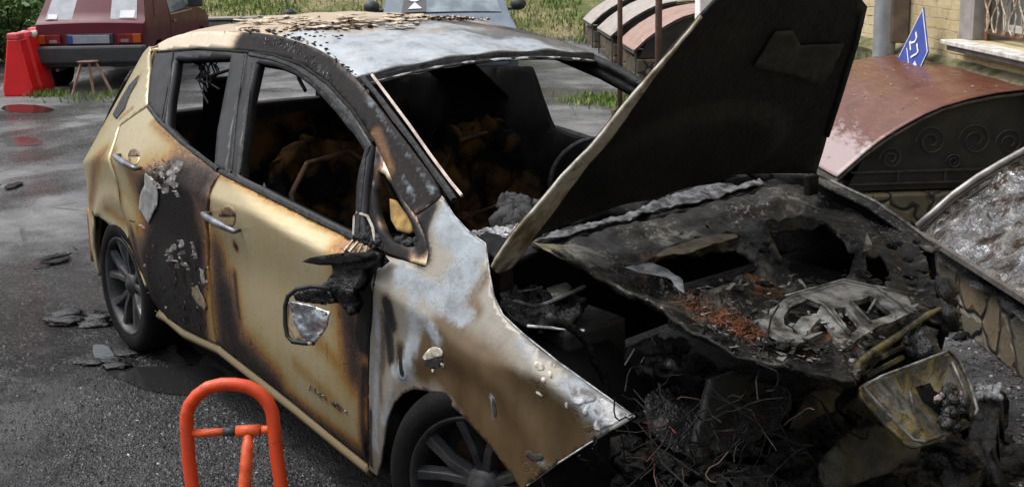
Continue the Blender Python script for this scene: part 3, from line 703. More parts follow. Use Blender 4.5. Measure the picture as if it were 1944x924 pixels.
rc = at(172, 128, 14.9); RC = empty('parked_hatchback', (rc[0], rc[1], 0), R(143), 'maroon hatchback parked behind the red barriers, seen from the rear', 'car')
def rw_(x, z):
    base = .69 if z < .86 else .69-.23*(z-.86)
    return base-.06*max(0, (x-3.0))**2-(.05 if x < .12 and z < .86 else 0)*(1-x/.12 if x < .12 else 0)
ol = [(.06, .36), (.06, .58), (.10, .84), (.16, .87), (.52, 1.30), (.72, 1.345), (1.3, 1.37), (2.0, 1.345), (2.2, 1.31), (2.72, .92), (3.4, .80), (3.62, .70), (3.66, .36), (3.38, .30), (3.33, .48), (3.15, .58), (2.95, .58), (2.78, .48), (2.73, .28), (1.0, .28), (.96, .48), (.80, .58), (.60, .58), (.42, .48), (.37, .36)]
prof_surface(ol, rw_, mar, 'body', RC)
def on_rear(y0, y1, t0, t1, name, mat, a=(.16, .87), b_=(.52, 1.30), off=.006, th=.004, taper=0):
    nrm = Vector((-(b_[1]-a[1]), 0, (b_[0]-a[0]))).normalized(); q = MB()
    P_ = []
    for h in (off, off+th):
        for (y, t) in [(y0, t0), (y1, t0), (y1-taper*(1 if y1 > 0 else -1), t1), (y0-taper*(1 if y0 > 0 else -1), t1)]:
            P_.append(Vector((a[0]+(b_[0]-a[0])*t, y, a[1]+(b_[1]-a[1])*t))+nrm*h)
    q.add(P_, [(0, 1, 2, 3), (4, 7, 6, 5), (0, 4, 5, 1), (1, 5, 6, 2), (2, 6, 7, 3), (3, 7, 4, 0)])
    return q.build(name, mat, RC)
rgl = simple('misted_rear_glass', (.20, .22, .25), (.34, .36, .38), 2.2, .12, .2, bump=0)
rwn = on_rear(-.58, .58, .05, .9, 'rear_window', rgl, taper=.05)
stk = simple('white_sticker', (.6, .6, .62), (.5, .5, .52), 5, .5)
p_ = on_rear(-.55, -.36, .07, .28, 'sticker', stk, off=.014); p_.parent = rwn
p_ = on_rear(.43, .55, .06, .2, 'sticker', stk, off=.014); p_.parent = rwn
MB().b2((-.06, -.71, .35), (.10, .71, .575)).build('rear_bumper', plast, RC, bevel=.03)
MB().b2((.03, -.60, .30), (.14, .60, .395)).build('lower_apron', plast, RC, bevel=.02)
rl = simple('red_lamp', (.20, .012, .012), (.14, .01, .01), 6, .15, bump=0); orl = simple('amber_lamp', (.40, .08, .012), (.3, .06, .01), 6, .15, bump=0); cll = simple('clear_lamp', (.28, .2, .18), (.22, .14, .13), 6, .2, bump=0)
for sg in (-1, 1):
    tl = MB().b2((.03, sg*.36, .60), (.062, sg*.55, .715)).build('tail_light', rl, RC, bevel=.006)
    MB().b2((.026, sg*.552, .60), (.06, sg*.655, .715)).build('indicator', orl, tl, bevel=.006)
    MB().b2((.022, sg*.40, .61), (.034, sg*.50, .65)).build('reverse_lens', cll, tl, bevel=.003)
MB().b2((.035, -.30, .595), (.062, .30, .72)).build('plate_recess', plast, RC, bevel=.005)
MB().b2((.02, -.26, .60), (.036, .26, .705)).build('number_plate', simple('blank_plate', (.30, .32, .36), (.24, .26, .30), 4, .4), RC, bevel=.004)
MB().b2((.018, .20, .602), (.0192, .258, .703)).build('plate_band', bluem, RC)
for poly, nm in [([(.62, .90), (.86, 1.25), (1.28, 1.28), (1.30, .90)], 'side_window'), ([(1.36, .90), (1.36, 1.28), (2.0, 1.26), (2.2, 1.18), (2.48, .93)], 'side_window')]:
    for sg in (-1, 1):
        wn = MB().prism(poly, .002, .008, lambda a, b_, h: (a, sg*(rw_(a, b_)+h), b_)).build(nm, glassd if poly[0][0] > 1 else mar, RC)
for sg in (-1, 1):
    MB().b2((1.33, sg*.694, .87), (2.5, sg*.700, .885)).build('door_trim', simple('light_trim', (.45, .36, .36), (.4, .3, .3), 6, .3), RC)
    MB().b2((1.45, sg*.692, .76), (1.60, sg*.712, .79)).build('door_handle', M['chrome'], RC, bevel=.005)
    MB().box((2.35, sg*.80, .98), (.10, .20, .12)).b2((2.33, sg*.66, .93), (2.38, sg*.74, .96)).build('wing_mirror', plast, RC, bevel=.02)
    for x in (.69, 3.06): wheel_simple(RC, x, sg*.62, .27, sg)
    MB().prism([(1.335, .36), (1.34, .36), (1.34, .87), (1.335, .87)], .001, .004, lambda a, b_, h: (a, sg*(rw_(a, b_)+h), b_)).build('door_gap', M['void'], RC)
MB().tube([(.0, .42, .27), (.3, .42, .27)], .022, 10).build('exhaust', M['chrome'], RC)

# silver car facing the camera, seen over the burnt roof
s_c = at(846, 10, 15.2); hd = math.atan2(-ray(846, 10)[1], -ray(846, 10)[0])
SV = empty('parked_saloon', (s_c[0], s_c[1], 0), hd+R(3), 'grey blue car facing the camera, its windscreen seen over the burnt roof', 'car')
silv = simple('silver_blue_paint', (.14, .17, .21), (.11, .14, .17), 2, .22, .3, metal=.4, bump=0)
def sw_(x, z): return (.82 if z < .92 else .82-.34*(z-.92))-.05*max(0, x-.6)**2
ol = [(1.30, .30), (1.36, .62), (1.2, .72), (.12, .885), (-.62, 1.38), (-1.2, 1.44), (-2.0, 1.40), (-2.6, 1.02), (-3.1, .95), (-3.15, .35), (-2.8, .28), (-2.75, .5), (-2.58, .62), (-2.32, .62), (-2.15, .5), (-2.1, .26), (.25, .26), (.3, .5), (.47, .62), (.73, .62), (.9, .5), (.95, .28)]
prof_surface(ol, sw_, silv, 'body', SV, .16)
def on_ws(name, mat, yz, off=.006, th=.004, parent=SV):
    a, b_ = Vector((.12, 0, .885)), Vector((-.62, 0, 1.38)); dr = b_-a; nrm = Vector((dr.z*-1, 0, dr.x)).normalized()*-1
    q = MB().prism(yz, off, off+th, lambda y, t, h: a+dr*t+Vector((0, y, 0))+nrm*(h+.02*(1-(y/.75)**2))); return q.build(name, mat, parent)
wsm = simple('reflective_windscreen', (.10, .13, .15), (.22, .27, .30), 2.6, .06, .12, bump=0)
gp = []
for k in range(13): gp.append((-.72+k*.12, .03))
for k in range(13): gp.append((.60-k*.10, .93))
ws = on_ws('windscreen', wsm, gp)
bk = on_ws('windscreen_notice', simple('black_notice', (.03, .03, .032), (.04, .04, .042), 6, .4), [(-.58, .03), (-.26, .03), (-.24, .62), (-.50, .62)], off=.014)
off_w = simple('white_symbol', (.6, .6, .6), (.5, .5, .5), 9, .5)
on_ws('symbol', off_w, [(-.31, .10), (-.40, .26), (-.49, .10)][::-1], off=.022)
on_ws('symbol', off_w, [(-.40+.095*math.cos(k*math.pi/8), .38+.11*math.sin(k*math.pi/8)) for k in range(16)], off=.022)
for sg in (-1, 1):
    MB().prism([(-.05, .94), (-.62, 1.32), (-1.15, 1.36), (-1.15, .94)], .002, .008, lambda a, b_, h: (a, sg*(sw_(a, b_)+h), b_)).build('side_window', glassd, SV)
    MB().prism([(-1.22, .94), (-1.22, 1.36), (-1.85, 1.33), (-2.35, 1.06), (-2.3, .96)], .002, .008, lambda a, b_, h: (a, sg*(sw_(a, b_)+h), b_)).build('side_window', glassd, SV)
    MB().lathe([(0, -.04), (.06, -.04), (.085, 0), (.07, .05), (0, .07)], 16, Matrix.Translation((-.02, sg*.96, 1.0)) @ Matrix.Rotation(R(-90), 4, 'Z') @ Matrix.Scale(1.25, 4, (0, 0, 1) if False else (1, 0, 0))).b2((-.04, sg*.80, .92), (.0, sg*.93, .96)).build('wing_mirror', plast, SV, smooth=True)
    MB().b2((1.2, sg*.45, .58), (1.33, sg*.70, .68)).build('headlight', cll, SV, bevel=.02)
    for x in (.6, -2.45): wheel_simple(SV, x, sg*.74, .31, sg)
MB().b2((1.24, -.68, .34), (1.42, .68, .52)).build('front_bumper', silv, SV, bevel=.04)

# ------------------------------------------------------------------ red water filled barriers
redp = simple('red_barrier_plastic', (.70, .006, .008), (.58, .006, .008), 3, .3, .42, bump=.05, coat=.3); redp.node_tree.nodes['Principled BSDF'].inputs['Subsurface Weight'].default_value = 0
redd = simple('dirty_red_plastic', (.42, .02, .02), (.25, .03, .025), 6, .4, .6)
pinkp = simple('scuffed_red_top', (.68, .10, .12), (.6, .06, .07), 8, .45)
def barrier(c, rz, label, cap=True):
    rt = empty('road_barrier', tuple(c), rz, label, 'barrier', 'red plastic road barriers')
    # cross-section tapered body with two raised panels, length along local x
    prof = [(.19, .0), (.195, .10), (.175, .18), (.085, .66), (.08, .70)]
    V = []; F = []; xs = [0, .02, .18, .20, .24, .26, .42, .58, .60]
    b = MB()
    for i, x in enumerate(xs):
        rec = .035 if .19 < x < .25 else 0; e = .02 if x in (0, .60) else 0
        for y, z in prof: b.V.append((x, -(y-rec-e), z))
        for y, z in prof[::-1]: b.V.append((x, (y-rec-e), z))
    k = 2*len(prof)
    for i in range(len(xs)-1):
        for j in range(k): b.F.append((i*k+j, i*k+(j+1) % k, (i+1)*k+(j+1) % k, (i+1)*k+j))
    b.F.append(tuple(range(k-1, -1, -1))); b.F.append(tuple((len(xs)-1)*k+j for j in range(k)))
    b.build('body', redp, rt, bevel=.012)
    MB().b2((.0, -.075, .70), (.17, .075, .78)).build('top_ridge', pinkp, rt, bevel=.02); MB().b2((.26, -.075, .70), (.60, .075, .78)).build('top_ridge', pinkp, rt, bevel=.02)
    if cap: MB().lathe([(0, .0), (.09, 0), (.105, .04), (.08, .09), (.03, .10), (0, .07)], 14, Matrix.Translation((.42, 0, .78)) @ Matrix.Rotation(R(90), 4, 'X') @ Matrix.Scale(-1, 4, (0, 1, 0))).build('filler_cap', simple('white_cap', (.75, .74, .72), (.6, .6, .58), 16, .5), rt, smooth=True)
    return rt
cb = ground(34, 183); vd = math.atan2(ray(48, 100)[1], ray(48, 100)[0])
# seen end-on: the body profile faces the camera
barrier((cb[0], cb[1], 0), vd-R(28), 'red plastic road barrier in front with a white cap on top')
cb2 = cb+np.array([math.cos(vd-R(14)), math.sin(vd-R(14)), 0])*.75+np.array([-.1, .1, 0])
barrier((cb2[0], cb2[1], 0), vd-R(20), 'red plastic road barrier standing behind the capped one', cap=False)
# small three-legged stand beneath the red car's bumper
c3 = ground(172, 180); ST = empty('trestle_stand', (c3[0], c3[1], 0), 0, 'small rusty tripod stand behind the maroon hatchback', 'stand')
for k, (dx_, dy_) in enumerate([(-.10, -.13), (.03, .02), (.12, .16)]):
    MB().tube([(dx_*1.25, dy_*1.4, 0), (dx_*.5, dy_*.5, .40)], .018, 8).build('leg', simple('pinkish_rusty_leg', (.42, .26, .20), (.25, .13, .09), 12, .7), ST)
MB().lathe([(0, 0), (.12, 0), (.13, .02), (0, .03)], 16, Matrix.Translation((0, 0, .40)) @ Matrix.Rotation(R(90), 4, 'X')).build('top', rustm, ST)

# ------------------------------------------------------------------ orange folding parking barrier
OD = 3.55
def od(u, v, k=0): return at(u, v, OD+k)
ro = od(440, 1046); ro[2] = 0
OB = empty('parking_barrier', tuple(ro), 0, 'orange tubular parking barrier standing beside the wreck', 'barrier', world=True)
orm = simple('orange_gloss_paint', (.70, .065, .006), (.52, .045, .006), 5, .28, .45, bump=.12, coat=.3); 
def chipm():
    s = N('chipped_orange_paint'); n = s.noise(26, 6, .75); g = s.noise(5, 5, .6)
    c = s.ramp(g, [(.35, (.62, .055, .006)), (.6, (.48, .04, .006))]); c = s.mix(s.ramp(n, [(.60, 0.), (.66, .85)]), c, (.10, .03, .015)); c = s.mix(s.ramp(s.noise(70, 4, .8), [(.6, 0.), (.72, .5)]), c, (.30, .08, .03))
    s.setp(Base_Color=c, Roughness=s.ramp(n, [(.4, .3), (.66, .7)])); s.bump(n, .25, .003); return s.m
orm = chipm(); orb = simple('scratched_orange', (.74, .12, .03), (.5, .05, .01), 18, .35, .55, bump=.3)
lp = [(388, 1046), (376, 985), (365, 924), (358, 870), (355, 820), (354, 790), (360, 768), (374, 750), (395, 735), (420, 729), (445, 729), (470, 733), (492, 745), (508, 762), (517, 782), (521, 820), (526, 870), (534, 924), (543, 985), (552, 1046)]
MB().tube([od(u, v) for u, v in lp], .0205, 16).build('loop', orm, OB, smooth=True)
MB().tube([od(366, 822), od(440, 818)], .0125, 14).build('crossbar', orb, OB, smooth=True); MB().tube([od(497, 815), od(517, 814)], .0125, 14).build('crossbar', orb, OB, smooth=True)
MB().tube([od(424, 818.7), od(449, 817.6)], .0132, 14).build('tape_band', plast, OB, smooth=True)
MB().tube([od(449, 817.6), od(494, 815.4)], .0175, 16).build('collar', orb, OB, smooth='auto')
MB().tube([od(472, 822, -.0), od(468, 870, -.02), od(464, 924, -.03), od(455, 1046, -.06)], .0, 16, rs=[.0155, .018, .019, .019]).build('prop', orb, OB, smooth=True)
b = MB()
for u in (388, 455, 552):
    p = od(u, 1046); b.box((p[0], p[1], .006), (.12, .12, .012), None)
b.build('foot_plate', orb, OB)
# ================================================================== THE BURNT CAR  (x forward from the front axle, y to its left)
CAR = empty('burnt_hatchback', (-1.35, 0, 0), 0, 'burnt out gold hatchback with gutted cabin and its hood standing open', 'car', world=True)
def lerp(x, T):
    if x <= T[0][0]: return T[0][1]
    for (a, p), (b, q) in zip(T[:-1], T[1:]):
        if x <= b: t = (x-a)/(b-a); return p+(q-p)*t
    return T[-1][1]
def sl(x, T):      # smoother table
    return (lerp(x-.06, T)+lerp(x, T)*2+lerp(x+.06, T))/4
ZC = [(-3.4, 1.06), (-2.6, 1.03), (-1.57, .958), (-.94, .892), (-.39, .853), (0., .815), (.28, .764), (.54, .667), (.8, .58)]
KK = [(-3.3, .6), (-2.6, 1.2), (-.6, 1.3), (-.25, .8), (-.05, .65), (.2, 1.25), (.6, 1.6)]
K2 = [(-.6, .42), (-.05, .65), (.2, 1.25), (.6, 1.6)]
def side(x, z):    # half width of the right flank
    f = .25*max(0, x)**2; t = .16*max(0, -x-2.7)**2+2.6*max(0, -x-3.22)**2
    w0 = .885-f-t
    tuck = .45*max(0, .48-z)**2; hol = .012*math.exp(-((z-.70)/.13)**2)
    Lw = w0-tuck-hol-.004*math.sin((z-.3)*7)
    flare = .014*math.exp(-((math.hypot(x, z-.33)-.40)/.05)**2)+.014*math.exp(-((math.hypot(x+2.7, z-.33)-.40)/.05)**2)
    Lw += flare
    tt = z-sl(x, ZC); Sh = w0+.006-(sl(x, KK)*min(tt, .055)+sl(x, K2)*max(0, tt-.055))
    G = .835-.67*(z-1.0)-.12*max(0, x+.9)-.3*max(0, -x-2.6)**2-2*max(0, -x-3.25)**2
    k = .005
    def sm(a, b): h = max(0, min(1, .5+.5*(b-a)/k)); return b+(a-b)*h-k*h*(1-h)
    return sm(sm(Lw, Sh), G)
def fs(x, z): return np.array([x, -side(x, z), z])
def hit(u, v):
    d = ray(u, v); t0, t1 = None, None
    t = 1.8
    def g_(t): p = EYE+t*d; return p[1]+side(p[0], p[2])
    a = t
    while t < 9:
        if g_(t) > 0: break
        a = t; t += .06
    b_ = t
    for _ in range(30):
        m_ = (a+b_)/2
        if g_(m_) > 0: b_ = m_
        else: a = m_
    return EYE+b_*d
def hp(L): return [(p[0], p[2]) for p in (hit(*q) for q in L)]
def st(ch, pxs, r, s_=1.):
    P_ = [hit(*q) for q in pxs]; D = float(np.mean([(p-EYE)@FW for p in P_])); return (ch, P_, r*D/FPX, s_)

# --- ditch line gives the roof's edge
DITCH = [(286, 92), (300, 84), (318, 74), (338, 67), (362, 62), (390, 60), (420, 60), (450, 61), (495, 63.5), (534, 69), (573, 82), (596, 90), (619, 102), (640, 115), (658, 131), (674, 149)]
PILL = [(690, 167), (720, 205), (745, 238), (770, 270), (793, 301), (815, 330), (829, 352), (836, 372), (829, 381)]
dp3 = [hit(*q) for q in DITCH]
ditch_x = sorted([(p[0], -p[1], p[2]) for p in dp3])
YT = [(a, b) for a, b, c in ditch_x]; ZT = [(a, c) for a, b, c in ditch_x]
def yrf(x): return sl(x, YT)
def roofz(x, y):
    yr = yrf(x); return sl(x, ZT)+.052*(1-(y/yr)**2)+.0
def hroof(u, v):
    d = ray(u, v); t = 2.; a = t
    while t < 9:
        p = EYE+t*d
        if p[2] < roofz(p[0], p[1]): break
        a = t; t += .05
    b_ = t
    for _ in range(25):
        m_ = (a+b_)/2; p = EYE+m_*d
        if p[2] < roofz(p[0], p[1]): b_ = m_
        else: a = m_
    return EYE+b_*d
xf = ditch_x[-1][0]; xr = -3.0
front = [(xf+.03*(1-(y/.58)**2), y) for y in np.linspace(-yrf(xf), yrf(xf), 25)]
lefts = [(x, yrf(x)) for x in np.linspace(xf, xr, 40)][1:]
rights = [(x, -yrf(x)) for x in np.linspace(xr, xf, 40)][:-1]
def str_(ch, pxs, rm, s_=1.): return (ch, [hroof(*q) for q in pxs], rm, s_)
rs_ = [str_(1, [(640, 90), (760, 78), (880, 88)], .20, .95), str_(1, [(690, 125), (800, 110)], .15, .95), str_(1, [(930, 78), (1020, 84)], .07, .62), str_(1, [(760, 52), (860, 50)], .12, .55),
       str_(1, [(560, 70), (620, 75)], .12, .7), str_(1, [(1000, 95), (1100, 97)], .08, .45),
       str_(0, [(980, 58), (1090, 88)], .2, .62), str_(0, [(890, 110), (1090, 101)], .06, .66), str_(0, [(760, 44), (960, 52)], .14, .6), str_(2, [(900, 70), (1090, 95)], .2, .8),
       str_(0, [(620, 50), (750, 38)], .07, .5)]
rso = surf('roof', front+lefts+rights, lambda x, y: np.array([x, y, roofz(x, y)+.008*noise.noise(Vector((x*4, y*4, 0)))+(.004*math.sin(y*26) if abs(y) < .5 else 0)]), M['roof'], CAR, .022, solid=.01, stains=rs_)
# windscreen header: rolled lip under the roof's front edge
def arcx(y): return xf+.03*(1-(y/.58)**2)
hy = np.linspace(-.565, .565, 60)
b = MB(); b.grid(59, 4, lambda i, j: (lambda y: (arcx(y)+.002+.014*j+(.006*noise.noise(Vector((y*9, 0, j)))), y, roofz(min(xf, arcx(y)), y)-.008-.018*j-.012*math.sin(j*3.1)))(-.565+1.13*i)); 
b.build('windscreen_header', M['trimrough'], CAR, smooth=True, solid=.012)
b = MB(); b.grid(90, 2, lambda i, j: (lambda y: (arcx(y)+.018+.006*j, y, roofz(min(xf, arcx(y)), y)-.028-.008*j+.006*noise.noise(Vector((y*14, 3, 0)))))(-.545+1.09*i))
b.build('glass_bead', M['ash'], CAR, smooth=True, solid=.003)

# --- flank: rail and windscreen pillar band
inner = [(787, 407), (765, 378), (745, 343), (728, 305), (712, 270), (690, 236), (660, 198), (625, 160), (590, 132), (560, 117), (520, 104), (480, 97), (430, 92), (380, 90), (330, 93), (300, 98)]
rail = hp(DITCH[1:]+PILL+inner)
rail_st = [st(0, [(462, 78), (520, 88), (560, 98), (620, 133), (660, 178), (700, 238)], 34, .86), st(0, [(740, 290), (790, 375)], 34, .80), st(0, [(700, 210), (760, 290), (820, 370)], 30, .85),
           st(1, [(700, 185), (760, 275), (822, 362)], 10, .42), st(1, [(520, 80), (580, 110), (630, 150)], 12, .26), st(2, [(712, 255), (738, 325)], 17, .85), st(1, [(764, 335), (786, 375)], 8, .5)]
o = surf('roof_rail', rail, fs, M['pillar'], CAR, .016, solid=.014, stains=rail_st)
# inner tube of rail and pillar gives it depth
def offs(pxs, dy, dz): return [hit(*q)+np.array([0, dy, dz]) for q in pxs]
inn = [(800, 400), (765, 360), (735, 310), (700, 250), (660, 195), (620, 150), (573, 118), (520, 100), (450, 90), (380, 86), (320, 92)]
MB().tube(offs(inn, .045, .0), .024, 8).build('inner_rail', M['black'], CAR, smooth=True)
# bright strip lying in the screen opening
MB().tube([hit(*q)+np.array([.012, .03, .012]) for q in [(689, 150), (720, 192), (760, 247), (800, 305), (836, 354), (857, 380)]], .0055, 6).build('screen_strip', simple('pale_scorched_strip', (.55, .47, .42), (.35, .28, .24), 20, .5), CAR)
MB().tube([hit(*q)+np.array([.012, .015, .008]) for q in [(678, 152), (705, 184), (740, 232), (775, 278), (806, 322), (838, 366), (850, 385)]], .011, 7, rs=[.009+.004*random.random() for _ in range(7)]).build('screen_seal', M['trimrough'], CAR)

# --- doors
belt = [(283, 202), (300, 226), (345, 270), (418, 326)]; beltf = [(420.5, 327.5), (440, 337), (550, 392), (667, 451), (692, 464), (717, 478)]
rdoor = hp(belt+[(416, 332), (400, 354), (395, 380), (392, 430), (394, 500), (400, 575), (411, 652)]+[(380, 640), (345, 622), (318, 604), (300, 585), (282, 550), (264, 505), (246, 452), (234, 402), (220, 335), (218, 275), (228, 240), (253, 222)])
fdoor = hp(beltf+[(712, 505), (704, 560), (699, 640), (697, 720), (697, 800), (697, 879), (640, 834), (560, 768), (500, 720), (450, 682), (415, 655), (404, 575), (398.5, 500), (396.5, 430), (399.5, 382), (404, 357)])
rd_st = [st(0, [(325, 455), (300, 520), (330, 580)], 82, 1.05), st(0, [(285, 385), (345, 385)], 56, .98), st(0, [(360, 460), (365, 600)], 70, 1.0), st(0, [(400, 500), (402, 640)], 14, -.35), st(0, [(325, 325), (380, 350)], 46, .62),
         st(0, [(398, 345), (390, 400)], 36, .50), st(0, [(214, 290), (226, 380)], 14, .40), st(0, [(290, 232), (345, 282), (415, 340)], 11, .33), st(0, [(246, 320), (255, 350)], 20, .36), st(0, [(250, 440), (265, 500)], 16, .6)]
fd_st = [st(0, [(412, 480), (418, 560), (428, 650)], 36, .60), st(0, [(425, 560), (450, 660), (520, 740)], 52, .74), st(0, [(412, 650), (470, 698), (600, 800), (690, 870)], 22, .62), st(0, [(445, 520), (454, 600)], 9, .62),
         st(0, [(708, 490), (696, 560), (690, 640)], 26, 1.5), st(0, [(692, 700), (694, 860)], 13, .75), st(0, [(655, 520), (662, 600), (672, 700)], 44, .62), st(0, [(420, 332), (540, 394), (665, 456)], 9, .36), st(0, [(446, 465), (449, 470)], 7, .85),
         st(0, [(402, 350), (401, 420)], 12, .5), st(0, [(640, 468), (690, 480)], 24, .42), st(0, [(560, 690), (640, 770)], 16, .2), st(0, [(600, 640), (640, 690)], 18, .25)]
RD = surf('rear_door', rdoor, fs, M['gold'], CAR, .016, solid=.03, stains=rd_st)
FD = surf('front_door', fdoor, fs, M['gold'], CAR, .016, solid=.03, stains=fd_st)
sub(RD); sub(FD)
# window surrounds with their openings
rwin = [(334, 112), (440, 108), (436, 135), (414, 250), (409, 312), (370, 290), (345, 264), (318, 236), (322, 190), (331, 134)]
fwin = [(488, 118), (525, 124), (562, 140), (600, 170), (640, 213), (672, 252), (694, 285), (684, 320), (677, 401), (671, 441), (610, 411), (530, 371), (456, 332), (463, 260), (474, 180)]
rfo = [(296, 100), (305, 97.5), (330, 95), (380, 92), (430, 94), (470, 98.5), (462, 150), (445, 230), (432, 332), (418, 326), (345, 270), (300, 226), (283, 202), (282, 190), (287, 150)]
ffo = [(472.5, 98.8), (520, 106), (560, 119), (590, 134), (625, 162), (660, 200), (690, 238), (709, 276), (703, 300), (692, 420), (694, 462), (667, 450), (550, 391), (440, 337), (434.5, 333), (447.5, 230), (464.5, 150)]
def fso(off): return lambda x, z: np.array([x, -side(x, z)-off, z])
surf('window_frame', hp(rfo), fso(.004), M['trim'], RD, .02, [hp(rwin)], solid=.045)
surf('window_frame', hp(ffo), fso(.004), M['trim'], FD, .02, [hp(fwin)], solid=.045)
# rolled rubber seals round the openings and along the belt
def seal(pxs, r, off=.006, mat='trimrough', parent=CAR, name='seal', closed=False, jit=.0007):
    P_ = []
    for (a, b_) in zip(pxs[:-1], pxs[1:]):
        n = max(2, int(math.hypot(a[0]-b_[0], a[1]-b_[1])/9))
        for k in range(n): P_.append((a[0]+(b_[0]-a[0])*k/n, a[1]+(b_[1]-a[1])*k/n))
    P_.append(pxs[-1]); Q = [hit(*q)+np.array([random.uniform(-jit, jit), -off, random.uniform(-jit, jit)]) for q in P_]
    return MB().tube(Q, r, 7, rs=[r*random.uniform(.85, 1.1) for _ in Q]).build(name, M[mat], parent)
seal([(476, 104), (520, 112), (558, 126), (592, 148), (630, 184), (665, 224), (702, 281), (694, 300), (686, 380), (680, 452)], .010, .002, parent=FD)
seal([(420, 325), (550, 390), (676, 452)], .010, .004, parent=FD); seal([(284, 203), (302, 228), (345, 268), (416, 322)], .010, .004, parent=RD)
seal([(466, 105), (452, 200), (441, 326)], .007, .003, parent=FD); seal([(480, 122), (468, 220), (455, 330)], .007, .0, parent=FD)
seal([(300, 99), (380, 93), (470, 99), (520, 105), (575, 124), (625, 160), (670, 209), (711, 270)], .006, .004, mat='black')
seal([(328, 112), (323, 170), (312, 232)], .006, .004, parent=RD); seal([(332, 96), (326, 135), (310, 225)], .004, .005, parent=RD, mat='black')
# tangled wires hanging in the rear window
b = MB()
for k in range(9):
    x0, y0 = random.uniform(338, 372), random.uniform(116, 124); L = random.uniform(10, 60)
    b.tube([hit(x0+random.uniform(-6, 6)*t, y0+L*t/3)+np.array([0, .10+random.uniform(-.02, .02), 0]) for t in range(5)], .004, 5)
b.tube([hit(345, 130)+np.array([0, .1, 0]), hit(352, 150)+np.array([0, .1, 0]), hit(378, 142)+np.array([0, .1, 0]), hit(436, 124)+np.array([0, .1, 0])], .007, 5)
b.tube([hit(u, v)+np.array([0, .12, 0]) for u, v in [(504, 124), (512, 140), (516, 158), (526, 178)]], .008, 5)
b.build('hanging_wire', M['black'], CAR)

# quarter window behind the fender: frame and charred inner skin
qo = [(711, 278), (722, 290), (745, 345), (768, 382), (789, 410), (803, 440), (811, 470), (808, 505), (760, 492), (722, 476), (700, 462), (697, 430), (704, 350)]
qh = [(714, 325), (727, 330), (744, 358), (764, 397), (779, 428), (787, 452), (789, 468), (770, 470), (742, 458), (722, 440), (710, 405), (707, 360)]
qw = surf('quarter_window_frame', hp(qo), fso(-.006), M['pillar'], CAR, .014, [hp(qh)], solid=.03, stains=[st(0, [(708, 300), (700, 350), (705, 440), (760, 485)], 22, .9), st(0, [(740, 350), (760, 400), (800, 470)], 18, .9), st(2, [(712, 300), (716, 380), (735, 440)], 10, .5), st(1, [(712, 285), (706, 350)], 8, .5)])
surf('quarter_lining', hp([(722, 380), (733, 383), (745, 400), (760, 420), (765, 442), (757, 446), (735, 440), (724, 420)]), fso(-.035), simple('yellow_foam', (.36, .24, .07), (.18, .11, .04), 16, .9, bump=.8), CAR, .02, solid=.01)
lum = MB()
def lump(b, c, r, seed=0, sq=(1, 1, 1), n=8):
    V = []; F = []
    for i in range(n+1):
        th = math.pi*i/n
        for j in range(2*n):
            ph = math.pi*j/n; d = np.array([math.sin(th)*math.cos(ph), math.sin(th)*math.sin(ph), math.cos(th)])
            rr = r*(1+.6*noise.noise(Vector(d*1.9)+Vector((seed, seed*2, 0)))+.4*noise.noise(Vector(d*4.5)+Vector((seed, seed*3, 4)))); V.append(np.array(c)+d*rr*np.array(sq))
    for i in range(n):
        for j in range(2*n): F.append((i*2*n+j, i*2*n+(j+1) % (2*n), (i+1)*2*n+(j+1) % (2*n), (i+1)*2*n+j))
    b.add(V, F)
for k in range(22):
    u, v = random.uniform(735, 790), random.uniform(455, 474)
    lump(lum, hit(u, v)+np.array([0, .03, 0]), random.uniform(.007, .018), k)
for k in range(34):
    u = random.uniform(668, 722); v = random.uniform(432, 468)+(u-700)*.25
    lump(lum, hit(u, v)+np.array([0, random.uniform(-.008, .03), 0]), random.uniform(.006, .018), k)
lum.build('melted_clumps', M['trimrough'], CAR, smooth=True)
for k in range(1):
    b = MB()
    b.tube([hit(u, v)+np.array([0, -.004, 0]) for u, v in [(673, 448), (675, 410), (680, 403), (700, 410), (710, 432), (714, 458)]], .005, 6)
    for a, c in [((676, 455), (664, 474)), ((686, 458), (672, 478)), ((694, 462), (686, 484)), ((702, 466), (700, 486))]: b.tube([hit(*a)+np.array([0, -.012, 0]), hit(*c)+np.array([0, -.02, 0])], .005, 5)
    b.build('mirror_mount_frame', M['edge'], CAR)

# --- quarter panel round the rear wheel
TH = np.linspace(0, math.pi, 20)
arch_r = [(-2.7-.365*math.cos(a), .33+.365*math.sin(a)) for a in TH]     # front to back is +x to -x
qp = [(p[0], p[1]) for p in hp([(286, 95), (283, 100), (284, 130), (281, 165), (280, 200), (251, 221), (226, 239), (215.5, 275), (217, 335), (231, 402), (243, 452), (261, 505), (277, 548)])]
backe = [(-3.06, .33), (-3.10, .27), (-3.38, .27), (-3.44, .50), (-3.45, .80), (-3.42, 1.0), (-3.34, 1.2), (-3.22, 1.335), (-3.1, 1.375)]
archp = [(x, z) for x, z in arch_r[::-1]]    # from back (-3.065) to front (-2.335)
archp = archp[::-1]
qpts = qp+hp([(268, 522), (256, 490), (240, 462), (222, 440), (203, 423), (187, 411), (174, 404)])+[(-3.12, .52), (-3.13, .40)]+backe[1:]
qp_st = [st(0, [(196, 290), (178, 330), (172, 380)], 20, .42), st(0, [(262, 150), (232, 200)], 14, .34), st(0, [(250, 470), (262, 510)], 9, .5), st(0, [(200, 395), (235, 420)], 10, .3), st(0, [(252, 205), (228, 225)], 4, .5), (0, [np.array([-3.42, -.7, .55]), np.array([-3.4, -.5, 1.1])], .07, .6)]
surf('quarter_panel', qpts, fs, M['gold'], CAR, .02, solid=.015, stains=qp_st)
